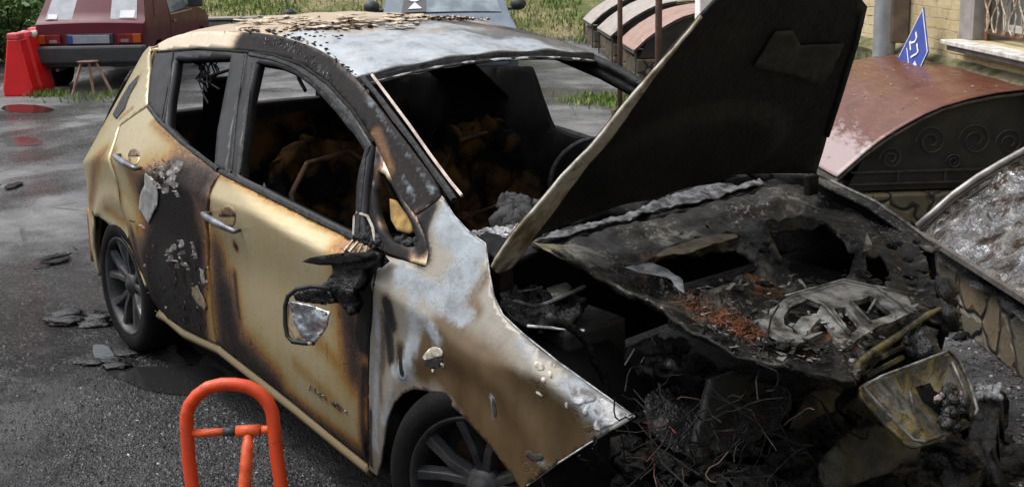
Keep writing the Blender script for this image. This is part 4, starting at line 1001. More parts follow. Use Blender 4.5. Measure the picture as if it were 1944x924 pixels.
# rear face: tailgate with its glass gone, bumper
def rearx(y, z): return -3.45+.20*abs(y)**2.2+.0+.42*max(0, z-.98)+(.15*max(0, z-1.25))
def yb(z): return side(-3.38, min(z, 1.3))+.05
tg = []
for z in np.linspace(.45, 1.36, 16): tg.append((-(min(yb(z), .80)-.02), z))
tgo = [(-y, z) for y, z in tg]+tg[::-1]
surf('tailgate', [(y, z) for y, z in tgo], lambda y, z: np.array([rearx(y, z), y, z]), M['gold'], CAR, .05, [[(-.56, 1.0), (-.42, 1.30), (.42, 1.30), (.56, 1.0)]], solid=.04, flip=True, stains=[(0, [np.array([-3.4, y, z]) for y, z in [(-.6, .9), (.6, .9)]], .3, .8)])
surf('rear_bumper', [(-.80, .28), (.80, .28), (.80, .56), (-.80, .56)], lambda y, z: np.array([-3.50+.22*abs(y)**2.2, y, z]), M['gold'], CAR, .06, solid=.03, flip=True, stains=[(0, [np.array([-3.4, 0, .4])], .9, .6)])
for sg in (-1, 1):
    b = MB(); L_ = [(-3.30, 1.25), (-3.36, 1.15), (-3.43, 1.0), (-3.46, .86), (-3.43, .80), (-3.36, .92), (-3.31, 1.05), (-3.25, 1.2)]
    b.prism(L_, .0, .03, lambda x, z, h: (x-.004, sg*(side(x, z)+.001+h*.6), z)).build('tail_light', M['trimrough'], CAR, bevel=.006)
MB().lathe([(0, 0), (.036, 0), (.03, .012), (.012, .024), (0, .024)], 14, Matrix.Translation((-2.6, 0, roofz(-2.6, 0)+.008)) @ Matrix.Rotation(R(90), 4, 'X')).tube([(-2.6, 0, roofz(-2.6, 0)+.03), (-2.66, 0, 1.62), (-2.78, .01, 1.80)], .0035, 6).build('antenna', M['trim'], CAR)

surf('tail_light', hp([(264, 143), (247, 160), (230, 188), (215, 217), (222, 226), (238, 206), (248, 178), (260, 158)]), fso(.004), M['trimrough'], CAR, .02, solid=.006)
# --- sill
def sillf(i, j):
    x = -2.30+1.78*i; z = .305-.075*(i)-.075*j; a = j*math.pi*.75
    return (x, -(.862+.022*math.sin(a))+.03*j*j, z+.01)
si_a, si_b = hp([(300, 596), (700, 884)])
def sillg(i, j):
    x = si_a[0]+(si_b[0]-si_a[0])*i; zt = lerp(x, sorted(hp([(411, 652), (560, 768), (697, 879), (300, 587), (345, 622)])))
    a = j*math.pi; return (x, -(side(x, zt)-.012+.020*math.sin(a*.8))+.035*max(0, j-.5), zt-.004-.052*j)
MB().grid(60, 10, sillg).build('sill', burnt_paint('sill_paint', [(0., (.13, .095, .042)), (.4, (.09, .062, .03)), (.6, (.07, .055, .04)), (1., (.02, .02, .02))], metal=.4), CAR, smooth=True, solid=.012)
MB().b2((-2.3, -.78, .17), (-.5, .78, .20)).build('floor_pan', M['void'], CAR)

# --- front fender
fen = hp([(719, 479.5), (765, 494), (808, 507), (813, 478), (805, 445), (790, 411), (829, 383), (838, 373), (862, 410), (890, 440), (921, 462), (924, 480), (929, 520), (936, 562), (953, 597), (990, 632), (1060, 688), (1130, 738), (1205, 790), (1180, 806), (1124, 838), (1060, 879), (1000, 922), (985, 934)]
         )+[(.345, .30), (.33, .36)]+[(0-.365*math.cos(math.pi-a)*1.0, .33+.0+.335*math.sin(a)) for a in np.linspace(.22, math.pi-.1, 26)]+hp([(716, 905), (702, 893), (700, 800), (700.5, 720), (703, 640), (708, 560), (715, 508)])
# keep the wheel opening where the photograph has it
arch_px = [(975, 905), (930, 845), (880, 790), (840, 755), (810, 741), (785, 738), (765, 747), (748, 765), (736, 795), (729, 840), (723, 880), (716, 903)]
fen = hp([(719, 479.5), (765, 494), (808, 507), (813, 478), (805, 445), (790, 411), (829, 383), (838, 373), (862, 410), (890, 440), (921, 462), (924, 480), (929, 520), (936, 562), (953, 597), (990, 632), (1060, 688), (1130, 738), (1205, 790), (1180, 806), (1124, 838), (1060, 879), (1000, 922), (992, 934)]+arch_px+[(702, 893), (700, 800), (700.5, 720), (703, 640), (708, 560), (715, 508)])
f_st = [st(1, [(760, 520), (830, 560), (880, 600)], 26, .78), st(1, [(850, 420), (890, 480), (868, 545)], 42, .92), st(1, [(728, 500), (716, 620), (713, 760), (715, 850)], 14, .66), st(1, [(790, 560), (785, 640), (765, 705)], 26, .72), st(1, [(830, 650), (800, 600)], 22, .6),
        st(1, [(1090, 730), (1140, 790)], 24, .78), st(1, [(1060, 720), (1180, 790)], 14, .6), st(1, [(985, 650), (1020, 690)], 16, .58), st(1, [(742, 745), (728, 800)], 12, .6), st(1, [(1150, 780), (1195, 792)], 16, .85),
        st(1, [(935, 755), (937, 790)], 7, .8), st(1, [(1000, 860), (1030, 880)], 9, .55), st(1, [(745, 700), (752, 715)], 14, .6), st(1, [(1000, 640), (1150, 760)], 8, .45),
        st(0, [(735, 578), (742, 612)], 15, 1.5), st(0, [(736, 622), (742, 680)], 13, 1.12), st(0, [(728, 600), (724, 700)], 12, .5), st(0, [(760, 665), (763, 708)], 12, 1.4), st(0, [(798, 430), (804, 492)], 15, 1.35), st(0, [(815, 395), (800, 430)], 17, 1.3), st(0, [(704, 780), (704, 880)], 7, .9), st(0, [(722, 720), (724, 760)], 9, .45),
        st(0, [(1000, 880), (1020, 905)], 16, .55), st(0, [(940, 780), (940, 792)], 6, .9), st(0, [(1015, 725), (1035, 745)], 10, .65), st(0, [(1110, 815), (1130, 810)], 9, .6), st(0, [(1085, 760), (1095, 790)], 8, .55),
        st(2, [(815, 650), (800, 700)], 34, .75), st(2, [(840, 655), (920, 715), (1020, 800), (1070, 830)], 62, 1.0), st(2, [(880, 720), (940, 810), (1000, 880)], 56, 1.1), st(2, [(925, 520), (890, 565), (905, 590)], 22, .66), st(2, [(855, 700), (950, 830)], 50, 1.), st(2, [(760, 660), (850, 725)], 22, .6), st(2, [(930, 600), (1100, 740)], 14, .34)]
FE = surf('front_fender', fen, fs, M['fender'], CAR, .013, solid=.006, stains=f_st); sub(FE)
# torn hole in the fender's scorched skin, bubbles of filler
chalk = simple('chalky_filler', (.60, .57, .50), (.33, .29, .23), 50, .8, bump=.8, bscale=120); holem = simple('dark_under_paint', (.04, .036, .03), (.02, .018, .016), 30, .7)
def onfe(pxs, nm, mat, off, lift): return surf(nm, hp(smooth_poly(pxs, 1)), lambda x, z: np.array([x, -side(x, z)-off-lift*abs(noise.noise(Vector((x*40, z*40, 1)))), z]), mat, FE, .008, solid=.0012)
for pxs in [[(800, 681), (812, 664), (824, 656), (840, 662), (842, 676), (828, 677), (815, 683)], [(836, 686), (846, 692), (842, 700)], [(819, 699), (826, 702), (822, 710)],
            [(1014, 692), (1018, 683), (1032, 688), (1036, 700), (1024, 704)], [(1040, 702), (1049, 704), (1050, 718), (1042, 714)], [(1030, 714), (1037, 716), (1034, 726), (1028, 722)], [(1050, 688), (1056, 692), (1054, 700)], [(1016, 741), (1026, 744), (1034, 753), (1022, 751)], [(1074, 762), (1080, 764), (1080, 776), (1074, 774)],
            [(1077, 722), (1090, 730), (1104, 732), (1134, 748), (1132, 760), (1112, 764), (1094, 768), (1084, 748)], [(1124, 772), (1140, 752), (1160, 764), (1200, 789), (1160, 806), (1130, 820), (1128, 800), (1142, 790), (1132, 784)], [(1104, 782), (1116, 766), (1122, 768), (1114, 790)]]:
    onfe(pxs, 'peeled_patch', chalk if pxs[0][0] < 1076 else M['ash'], .0015, .003)
for pxs in [[(802, 684), (820, 678), (842, 680), (838, 694), (822, 700), (808, 694)], [(996, 862), (1006, 852), (1014, 864), (1028, 858), (1034, 872), (1012, 876)], [(933, 760), (938, 752), (944, 790), (936, 792)]]:
    onfe(pxs, 'hole', holem, .001, .001)
MB().tube([hit(990, 628)+np.array([.0, .02, .01]), hit(1056, 664)+np.array([.0, .10, .03])], .004, 6).build('loose_strip', M['ash'], FE)
# thin bright lip along the fender's inner edge and front cut
b = MB(); b.tube([hit(u, v)+np.array([0, .001, .0015]) for u, v in [(838, 373), (862, 411), (890, 441), (921, 463), (929, 521), (937, 563), (954, 598), (991, 633), (1061, 689), (1131, 739), (1205, 791), (1124, 838), (1060, 879), (1000, 922)]], .0022, 5).build('fender_lip', M['ash'], FE)

# --- flakes of paint
fk = MB(); gf = MB()
def flake(b, u, v, L, W, ang, lift=.020, off=.005, n=5):
    c = hit(u, v); tx = hit(u+4, v)-c; tx /= np.linalg.norm(tx); tz = hit(u, v-4)-c; tz -= tx*(tz@tx); tz /= np.linalg.norm(tz); nr = np.cross(tx, tz); nr = nr if nr[1] < 0 else -nr
    A = tx*math.cos(ang)+tz*math.sin(ang); B = -tx*math.sin(ang)+tz*math.cos(ang)
    D = (c-EYE)@FW; L *= D/FPX; W *= D/FPX; ks = [random.uniform(.55, 1) for _ in range(n+1)]; ks[0] *= .25; ks[-1] *= .3
    V = []
    for k in range(n+1):
        t = k/n-.5
        for q in (-1, 0, 1): V.append(c+A*L*t+B*W*.5*q*ks[k]+nr*(off+lift*(q+1)*.5*random.uniform(.5, 1.4)+lift*.5*abs(t)))
    b.add(V, [(k*3+q, (k+1)*3+q, (k+1)*3+q+1, k*3+q+1) for k in range(n) for q in (0, 1)])
for u, v, L, W, a in [(302, 316, 26, 14, -.6), (300, 332, 24, 10, -1.2), (312, 322, 18, 9, .4), (318, 342, 30, 10, -.5), (298, 342, 22, 9, -.9), (336, 326, 30, 10, 1.1), (345, 320, 24, 9, 1.3), (331, 344, 26, 12, .9), (338, 352, 24, 14, .3), (322, 356, 20, 9, 1.2), (343, 366, 14, 8, -1), (308, 350, 18, 8, -.7), (313, 334, 18, 10, .2), (290, 322, 14, 7, .5), (320, 312, 16, 7, -.2), (330, 312, 16, 6, .1),
                      (351, 461, 16, 9, 1.3), (330, 474, 12, 6, .8), (326, 482, 12, 6, .3), (331, 489, 12, 6, 1.3), (352, 494, 26, 12, -.7), (344, 500, 16, 9, -1.2), (363, 504, 18, 9, -.9), (374, 470, 26, 7, -1.4), (377, 482, 16, 5, -1.2), (258, 420, 14, 5, .1), (277, 428, 22, 7, -.3), (354, 478, 10, 5, .9), (337, 468, 12, 5, 1.4)]:
    flake(fk, u, v, L, W, a)
for _ in range(70):
    u, v = random.uniform(300, 395), random.uniform(500, 630)
    if v < 640-(395-u)*.5: flake(gf, u, v, random.uniform(6, 16), random.uniform(2, 6), random.uniform(-1.9, -1.1), .003, .002)
for _ in range(20):
    flake(fk, random.uniform(270, 400), random.uniform(440, 600), random.uniform(3, 8), random.uniform(2, 4), random.uniform(-2, 2), .006)
fk.build('paint_flake', M['flake'], RD, fix=False)
gf.build('paint_blister', simple('blistered_paint', (.10, .085, .06), (.03, .028, .025), 30, .5), RD, fix=False)
big = MB()
def sheetpx(pxs, off, name, mat, parent, step=.012, lift=0):
    return surf(name, hp(pxs), lambda x, z: np.array([x, -side(x, z)-off-lift*abs(noise.noise(Vector((x*22, z*22, 1)))), z]), mat, parent, step, solid=.0015)
sheetpx([(278, 328), (286, 334), (299, 348), (303, 372), (300, 392), (291, 408), (284, 423), (275, 410), (266, 396), (268, 370), (277, 350)], .005, 'bare_patch', M['greyflake'], RD, lift=.008)
sheetpx([(366, 545), (376, 541), (388, 565), (395, 582), (390, 589), (375, 575), (367, 562)], .004, 'bare_patch', simple('tan_bare', (.14, .10, .055), (.09, .07, .05), 20, .6), RD, lift=.006)
sheetpx([(381, 508), (389, 512), (392, 540), (385, 540)], .004, 'bare_patch', simple('grey_bare', (.20, .19, .17), (.12, .11, .1), 20, .6), RD, lift=.006)

# --- door handles, each with the dish behind it
def handle(par, a, c, dish):
    A = hit(*a)+np.array([0, -.030, 0]); B = hit(*c)+np.array([0, -.026, 0]); n = 10
    mid = [A*(1-t)+B*t+np.array([0, -.012*math.sin(math.pi*t), .004*math.sin(math.pi*t)]) for t in np.linspace(0, 1, n)]
    b = MB().tube([hit(*a)+np.array([.004, .0, 0])]+mid+[hit(*c)+np.array([-.004, 0, 0])], .012, 10, rs=[.008]+[.010+.005*math.sin(math.pi*t) for t in np.linspace(0, 1, n)]+[.007])
    h = b.build('door_handle', M['chrome'], par, smooth=True)
    du, dv, ru, rv = dish; cpt = hit(du, dv); D = (cpt-EYE)@FW
    pts_ = [hit(du+ru*math.cos(k*math.pi/10), dv+rv*math.sin(k*math.pi/10)) for k in range(20)]
    V = [p+np.array([0, -.002, 0]) for p in pts_]+[cpt+(p-cpt)*.75+np.array([0, .0, 0]) for p in pts_]
    surf('handle_dish', [(p[0], p[2]) for p in pts_], lambda x, z: np.array([x, -side(x, z)-.0015, z]), simple('dish_paint', (.36, .29, .15), (.30, .22, .10), 26, .3, .5, metal=.3), par, .02, solid=.001)
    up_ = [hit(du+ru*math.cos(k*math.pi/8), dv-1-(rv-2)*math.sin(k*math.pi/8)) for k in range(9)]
    surf('handle_shade', [(p[0], p[2]) for p in up_], lambda x, z: np.array([x, -side(x, z)-.003, z]), simple('recess_shade', (.13, .075, .03), (.06, .035, .02), 30, .5), par, .02, solid=.001)  # thin dark brown sheet paints the recess's shade over the dish's upper half
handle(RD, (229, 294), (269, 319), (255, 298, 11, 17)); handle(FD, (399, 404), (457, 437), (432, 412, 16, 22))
# melted lettering low on the front door
let = MB(); random.seed(3)
for k in range(16):
    if k in (7, 8): continue
    u = 590+k*4.4; v = 737+k*2.9
    P_ = [hit(u+random.uniform(-1, 3.5), v+random.uniform(-6, 5))+np.array([0, -.004, 0]) for _ in range(4)]
    let.tube(P_, .0022, 5)
let.build('melted_lettering', M['chrome'], FD); random.seed(11)

# --- wing mirror, hanging burnt off its foot
PM = lambda u, v, y=-.965: on(u, v, 1, y)
class Pl:
    def __init__(s, o, n):
        s.o = np.array(o, float); s.n = np.array(n, float)/np.linalg.norm(n); t = np.array([0, 0, 1.]) if abs(s.n[2]) < .9 else np.array([1., 0, 0])
        s.a = np.cross(t, s.n); s.a /= np.linalg.norm(s.a); s.b = np.cross(s.n, s.a)
    def p2(s, u, v):
        d = ray(u, v); P_ = EYE+((s.o-EYE)@s.n)/(d@s.n)*d-s.o; return (float(P_@s.a), float(P_@s.b))
    def L(s, pxs): return [s.p2(*q) for q in pxs]
    def f(s, a, b, h=0): return s.o+a*s.a+b*s.b+h*s.n
    def P(s, u, v, h=0): return s.f(*s.p2(u, v), h)
MR = Pl(PM(620, 560, -.97), (.35, -1, .15))
def psheet(name, pl, pxs, mat, parent, step=.02, holes=(), amp=0, fr=8, solid=.006, h=None, smooth=True, soff=-1, off=0):
    fn = (lambda a, b: pl.f(a, b, off+(amp*noise.noise(Vector((a*fr, b*fr, len(name))))+amp*.5*noise.noise(Vector((a*fr*3, b*fr*3, 9)))) + (h(a, b) if h else 0)))
    return surf(name, pl.L(pxs), fn, mat, parent, step, [pl.L(q) for q in holes], solid=solid, soff=soff, smooth=smooth)
WM = psheet('wing_mirror', MR, [(626, 497), (640, 500), (690, 484), (716, 480), (712, 500), (690, 515), (672, 556), (664, 600), (654, 588), (640, 576), (624, 572), (607, 578), (604, 552), (618, 542), (628, 520)], M['gloss'], CAR, .012, amp=.018, fr=20, solid=.04); sub(WM)
psheet('visor_fin', MR, [(581, 495), (600, 487), (640, 481), (680, 478), (712, 478), (717, 486), (690, 496), (650, 502), (615, 502)], M['black'], WM, .012, amp=.006, solid=.02, off=.02)
b = MB().tube([MR.P(u, v, .03) for u, v in [(640, 545), (605, 541), (575, 547), (559, 560), (554, 578), (554, 612), (558, 634), (568, 645), (590, 648), (608, 648)]], .0075, 8).build('housing_rim', M['trim'], WM, smooth=True)
psheet('mirror_back', MR, [(562, 556), (590, 546), (625, 548), (636, 575), (600, 575), (566, 570)], M['gloss'], WM, .01, amp=.012, fr=30, solid=.01, off=.01)
psheet('mirror_glass', MR, [(560, 569), (580, 571), (600, 575), (622, 583), (640, 589), (637, 610), (624, 632), (611, 646), (597, 648), (586, 634), (573, 606)], M['meltchrome'], WM, .007, amp=.010, fr=22, solid=.004, off=.035)
psheet('inner_shell', MR, [(557, 568), (563, 571), (583, 618), (600, 645), (590, 647), (570, 640), (558, 620)], simple('scorched_shell', (.34, .27, .16), (.22, .17, .1), 20, .5), WM, .012, amp=.004, solid=.003, off=.028)
b = MB()
for u, v in [(637, 590), (626, 628), (608, 646)]: b.tube([MR.P(u-3, v, .045), MR.P(u+3, v+2, .05)], .005, 6)
b.build('clip', M['edge'], WM)
# scorched edge of the door beside the fender
seal([(717, 482), (707, 560), (700, 640), (699, 760), (699, 885)], .006, -.004, mat='black')
# --- inner structure
b = MB()
for c, d in [((-.30, 0, .60), (.05, 1.35, .62)), ((-1.62, 0, .10), (3.6, 1.4, .06)), ((-3.1, 0, .45), (.6, 1.25, .06))]: b.box(c, d)
b.build('bulkhead', M['void'], CAR)
def well(cx, name):
    b = MB().lathe([(.39, -.72), (.39, -.40)], 30, Matrix.Translation((cx, 0, .33)), 0, math.pi); n0 = len(b.V)
    o = b.build(name, M['void'], CAR, smooth=True, solid=.006)
    b = MB().lathe([(.39, -.40), (.02, -.40)], 30, Matrix.Translation((cx, 0, .33)), 0, math.pi).build(name, M['void'], CAR, smooth=True, solid=.006)
    return o
def well2(cx, sg):
    MB().lathe([(.395, sg*.84), (.395, sg*.42), (.05, sg*.42)], 30, Matrix.Translation((cx, 0, .33)), -.2, math.pi+.2).build('wheel_housing', M['void'], CAR, smooth='auto', solid=.006)
for sg in (-1, 1):
    for cx in (0., -2.7): well2(cx, sg)
# left flank, the mirror image of the right one, soot black
lf = hp(DITCH[1:]+PILL+inner)
surf('roof_rail', lf, fs, M['trimrough'], CAR, .03, solid=.03, mirror=True)
for w_, fo, nm, base in ((rwin, rfo, 'rear', rdoor), (fwin, ffo, 'front', fdoor)):
    dr_ = surf(nm+'_door', base, fs, M['black'], CAR, .05, solid=.03, mirror=True)
surf('sooted_window', hp(rwin), fso(-.02), M['void'], CAR, .05, solid=.005, mirror=True)
surf('quarter_panel', qpts, fs, M['gold'], CAR, .05, solid=.015, mirror=True, stains=[(0, [np.array([-3, .8, .8])], 1.2, 1.)])
surf('quarter_window_frame', hp(qo), fso(-.006), M['black'], CAR, .03, [hp(qh)], solid=.03, mirror=True)
mi = lambda L: [(p[0], -p[1], p[2]) for p in L]
MB().tube(mi(offs(inn, .045, .0)), .024, 8).build('inner_rail', M['black'], CAR, smooth=True)
CPp = Pl((-1.7, .70, 1.0), (.05, -1, .2))
psheet('centre_pillar', CPp, [(700, 152), (760, 140), (905, 128), (1004, 126), (1022, 180), (1046, 246), (1090, 262), (1140, 275), (1160, 330), (1075, 400), (900, 400), (740, 360), (700, 250)], M['void'], CAR, .05, amp=.01, solid=.03)
psheet('door_lining', Pl((-1.2, .80, .9), (.0, -1, .1)), [(1040, 247), (1090, 262), (1200, 292), (1260, 320), (1200, 430), (1040, 400)], M['black'], CAR, .04, amp=.02, solid=.03)
HRp = Pl((-2.45, -.30, 1.1), (1, -.5, 0))
psheet('rear_headrest', HRp, smooth_poly([(386, 160), (392, 152), (432, 152), (440, 170), (438, 300), (380, 300), (384, 230)], 1), M['void'], CAR, .03, amp=.02, solid=.08)
# left fender, seen from inside
lfp = [(-.48, .93), (-.25, .99), (-.02, 1.018), (.10, .985), (.23, .955), (.40, .875), (.455, .845), (.475, .75), (.53, .62), (.50, .45), (.40, .42), (.36, .55), (.25, .66), (0, .715), (-.25, .66), (-.38, .5), (-.40, .25), (-.52, .22)]
surf('front_fender', lfp, lambda x, z: np.array([x, -(.79-.06*max(0, x)-.25*max(0, z-.85)), z]), M['black'], CAR, .03, solid=.01, mirror=True)
def lfe(x, z, off=0): return np.array([x, .79-.06*max(0, x)-.25*max(0, z-.85)+off, z])
MB().grid(40, 3, lambda i, j: (lambda x, z: lfe(x, z, -.055*j)+np.array([0, 0, .004-.01*j*j]))(-.02+.50*i, lerp(-.02+.50*i, lfp[2:7]))).build('fender_flange', M['wreck'], CAR, smooth=True, solid=.006)
MB().tube([lfe(x, z, -.004)+np.array([0, 0, .006]) for x, z in lfp[2:9]], .0055, 6).build('fender_lip', M['alu'], CAR)

# --- seats, dashboard, wheel
def seat(x, y, name='seat'):
    b = MB()
    def bk(i, j):      # burnt squab, hollowed
        yy = (i-.5)*.50; s_ = j; xx = x-.02-.26*s_; z = .36+.70*s_
        w_ = 1-.35*max(0, s_-.6); hol = -.05*math.exp(-(((i-.5)/.25)**2+((s_-.5)/.28)**2))
        p = Vector((i*5, j*6, x*3+y)); return (xx+hol+.05*noise.noise(p)+.03*noise.noise(p*2.7)+.05*(1-(2*i-1)**2)*.0-.06*abs(2*i-1)**2*-1, y+yy*w_, z+.03*noise.noise(p*1.5)-.05*abs(2*i-1)**3*s_)
    o = MB().grid(28, 34, bk).build(name, M['seat'], CAR, smooth=True, solid=.07); sub(o)
    MB().grid(20, 20, lambda i, j: (x+.02+.50*i, y+(j-.5)*.50, .36+.04*i+.03*noise.noise(Vector((i*5, j*5, y)))-.03*math.cos((j-.5)*3))).build('cushion', M['seat'], o, smooth=True, solid=.08)
    arch = [(x+.04, y-.24, .45), (x-.04, y-.25, .72), (x-.12, y-.22, .90), (x-.17, y-.12, 1.00), (x-.18, y+.08, 1.02), (x-.15, y+.20, .94), (x-.05, y+.24, .74), (x+.04, y+.23, .45)]
    MB().tube(arch, .012, 8).tube([(x-.03, y-.23, .68), (x-.03, y, .72), (x-.03, y+.22, .67)], .007, 6).build('seat_frame', M['rust'], o, smooth=True)
seat(-1.42, -.36); seat(-1.42, .36)
MB().grid(40, 20, lambda i, j: (-2.42-.22*j, (i-.5)*1.25, .40+.62*j+.03*noise.noise(Vector((i*7, j*4, 1))))).build('rear_seat', M['seat'], CAR, smooth=True, solid=.09)
MB().grid(50, 16, lambda i, j: (-.36-.34*j, (i-.5)*1.36, .90-.05*j-.10*j*j+.055*noise.noise(Vector((i*9, j*4, 5)))+.03*noise.noise(Vector((i*25, j*9, 2))))).build('dashboard', M['black'], CAR, smooth=True, solid=.05)
MB().tube([(-.80+.06*math.cos(a)-.0, .36+.18*math.cos(a), .93+.17*math.sin(a)) for a in np.linspace(0, 2*math.pi, 28)[:-1]], .010, 7, closed=True).tube([(-.80, .36, .93), (-.50, .36, .80)], .025, 8).build('steering_wheel', M['trimrough'], CAR, smooth=True)
# ash and glass crumbs heaped on the scuttle
b = MB(); random.seed(5)
for k in range(150):
    u = random.uniform(895, 1040); v = 452-(u-895)*.14+random.uniform(-9, 7); p = on(u, v, 2, .955+random.uniform(0, .02)); r_ = random.uniform(.004, .013)
    b.box(p, (r_*2, r_*1.6, r_*1.4), Matrix.Rotation(random.uniform(0, 3), 4, (random.random(), random.random(), random.random()+.01)))
b.build('glass_crumbs', M['ash'], CAR)
b = MB()
for k in range(26): lump(b, on(random.uniform(960, 1050), random.uniform(385, 425), 2, .95), random.uniform(.02, .05), k, (1, 1, .8), 7)
b.build('charred_heap', simple('charred_heap', (.05, .05, .052), (.018, .018, .019), 30, .7, bump=1, bd=.01, bscale=70), CAR, smooth=True)
SC = Pl((-.15, 0, .965), (.12, 0, 1))
psheet('scuttle', SC, [(905, 445), (1010, 452), (1150, 420), (1330, 375), (1440, 347), (1560, 330), (1570, 350), (1440, 362), (1340, 392), (1200, 425), (1100, 452), (1010, 482), (960, 492), (925, 475)], M['black'], CAR, .03, amp=.02, solid=.02)
psheet('scuttle_strip', SC, [(1005, 471), (1045, 450), (1110, 432), (1170, 417), (1225, 398), (1280, 372), (1340, 358), (1400, 357), (1440, 347), (1452, 356), (1400, 368), (1340, 389), (1260, 402), (1190, 424), (1100, 448)], simple('ashy_crumpled_strip', (.14, .14, .15), (.012, .012, .013), 22, .3, .7, metal=.3, bump=1, bd=.01, bscale=60), CAR, .014, amp=.013, fr=16, solid=.004, off=.015)

# --- the hood, standing open on its hinges
THH = R(58); HD = Pl((-.01, 0, .975), (math.sin(THH), 0, -math.cos(THH)))
def hcrown(a, b): return -.045*(1-min(1, (a/.75)**2))+.006*noise.noise(Vector((a*6, b*6, 0)))
hpx = [(940, 500), (1000, 424), (1060, 361), (1120, 301), (1180, 235), (1240, 170), (1300, 100), (1345, 50), (1392, 2), (1440, -48), (1495, -85), (1560, -80), (1612, -50), (1642, 0), (1661, 25), (1651, 60), (1630, 105), (1610, 158), (1590, 215), (1572, 275), (1556, 325), (1552, 333), (1500, 338), (1440, 343), (1380, 352), (1330, 358), (1280, 372), (1225, 394), (1170, 412), (1100, 434), (1040, 452), (1000, 474), (968, 516), (950, 519)]
dep_ = [(1315, 335), (1340, 280), (1380, 262), (1430, 262), (1462, 285), (1460, 310), (1430, 330), (1380, 345)]
dpl = HD.L([(1180, 305), (1300, 262), (1400, 240), (1455, 262), (1450, 305), (1370, 335), (1250, 365), (1150, 385)])
def hrel(a, b):     # pressed ribs and the big dished field
    h = hcrown(a, b)
    c = (sum(p[0] for p in dpl)/8, sum(p[1] for p in dpl)/8); d = math.sqrt(((a-c[0])/.42)**2+((b-c[1])/.17)**2)
    h += .030/(1+math.exp((d-1)*22))
    return h
HO = psheet('hood', HD, hpx, M['hood'], CAR, .03, solid=.012, h=hrel); sub(HO)
fl_px = [(931, 505), (940, 487), (970, 448), (1000, 413), (1060, 350), (1120, 290), (1180, 223), (1240, 160), (1290, 104), (1345, 43), (1345, 46), (1299, 97), (1250, 160), (1198, 232), (1142, 297), (1074, 381), (1021, 447), (981, 498), (961, 518), (945, 519)]
psheet('hood_flange', HD, fl_px, M['edge'], HO, .012, solid=.010, h=hcrown, off=.012, amp=.004)
psheet('insulation_scrap', HD, [(1446, 140), (1490, 75), (1520, 72), (1535, 100), (1612, 92), (1588, 145), (1568, 170), (1500, 153)], M['hoodpatch'], HO, .02, solid=.004, h=hcrown, off=.010, amp=.004)
rbs = MB()
rbs.tube([HD.P(u, v, .002+hcrown(*HD.p2(u, v))) for u, v in [(1180, 322), (1250, 275), (1330, 252), (1400, 250), (1450, 262), (1465, 285), (1450, 310)]], .006, 6)
rbs.tube([HD.P(u, v, .002+hcrown(*HD.p2(u, v))) for u, v in [(1575, 262), (1600, 190), (1635, 90), (1650, 40)]], .010, 6)
rbs.build('hood_rib', M['hoodpatch'], HO, smooth=True)
for u, v in [(960, 512), (1545, 336)]:
    p = HD.P(u, v); MB().box((p[0]-.01, p[1], p[2]-.03), (.03, .05, .07)).build('hinge', M['black'], HO, bevel=.004)

# --- inner hood panel, dropped over the motor bay
LP = Pl((-.01, 0, .95), (.165, 0, 1))
hA = [(1243, 508), (1256, 500), (1300, 484), (1360, 474), (1396, 470), (1412, 482), (1436, 508), (1440, 520), (1400, 540), (1340, 556), (1310, 556), (1270, 536)]
hB = [(1458, 447), (1475, 440), (1530, 436), (1566, 440), (1600, 462), (1622, 486), (1612, 520), (1590, 545), (1545, 540), (1500, 520), (1480, 490)]
hC = [(1640, 500), (1668, 490), (1690, 515), (1675, 545), (1648, 540)]
lpx = [(1008, 478), (1030, 484), (1100, 520), (1170, 560), (1240, 602), (1300, 640), (1340, 660), (1400, 692), (1440, 706), (1500, 712), (1560, 722), (1618, 738), (1628, 716), (1650, 688), (1700, 645), (1752, 603), (1790, 606), (1775, 560), (1760, 500), (1735, 445), (1690, 415), (1640, 382), (1590, 352), (1550, 345), (1480, 352), (1440, 362), (1380, 380), (1300, 398), (1225, 418), (1150, 436), (1080, 458)]
LL = LP.L(lpx)
def ridge(pl, pxs, w_, h_):
    Q = pl.L(pxs)
    def g_(a, b):
        best = 1e9
        for (x0, y0), (x1, y1) in zip(Q[:-1], Q[1:]):
            dx, dy = x1-x0, y1-y0; t = max(0, min(1, ((a-x0)*dx+(b-y0)*dy)/(dx*dx+dy*dy+1e-9))); best = min(best, math.hypot(a-x0-t*dx, b-y0-t*dy))
        return h_*math.exp(-(best/w_)**2)
    return g_
rg = [ridge(LP, [(1010, 478), (1100, 520), (1240, 602), (1340, 660), (1440, 706), (1618, 738)], .025, .03), ridge(LP, [(1228, 510), (1300, 470), (1400, 455), (1450, 500), (1445, 530), (1380, 560), (1300, 575), (1230, 520)], .02, .025),
      ridge(LP, [(1440, 430), (1530, 425), (1630, 470), (1640, 520), (1600, 560), (1530, 560), (1480, 520), (1440, 430)], .02, .03), ridge(LP, [(1230, 540), (1330, 590), (1400, 640), (1450, 650)], .03, -.03),
      ridge(LP, [(1500, 370), (1640, 400), (1720, 470), (1740, 560)], .03, -.025), ridge(LP, [(1150, 450), (1350, 420), (1480, 385)], .02, .02), ridge(LP, [(1480, 600), (1560, 620), (1640, 680)], .03, .02)]
LPn = psheet('inner_hood_panel', LP, lpx, M['wreck'], CAR, .02, [hA, hB, hC], amp=.022, fr=6, solid=.008, h=lambda a, b: sum(g_(a, b) for g_ in rg)+.007*noise.noise(Vector((a*30, b*30, 1)))); sub(LPn)
psheet('bent_lip', LP, [(1242, 508), (1262, 496), (1310, 480), (1345, 470), (1395, 467), (1396, 474), (1350, 488), (1340, 495), (1290, 507), (1245, 512)], simple('tan_scorched_lip', (.20, .165, .12), (.10, .08, .055), 20, .7), LPn, .012, amp=.008, fr=14, solid=.003, off=.045)
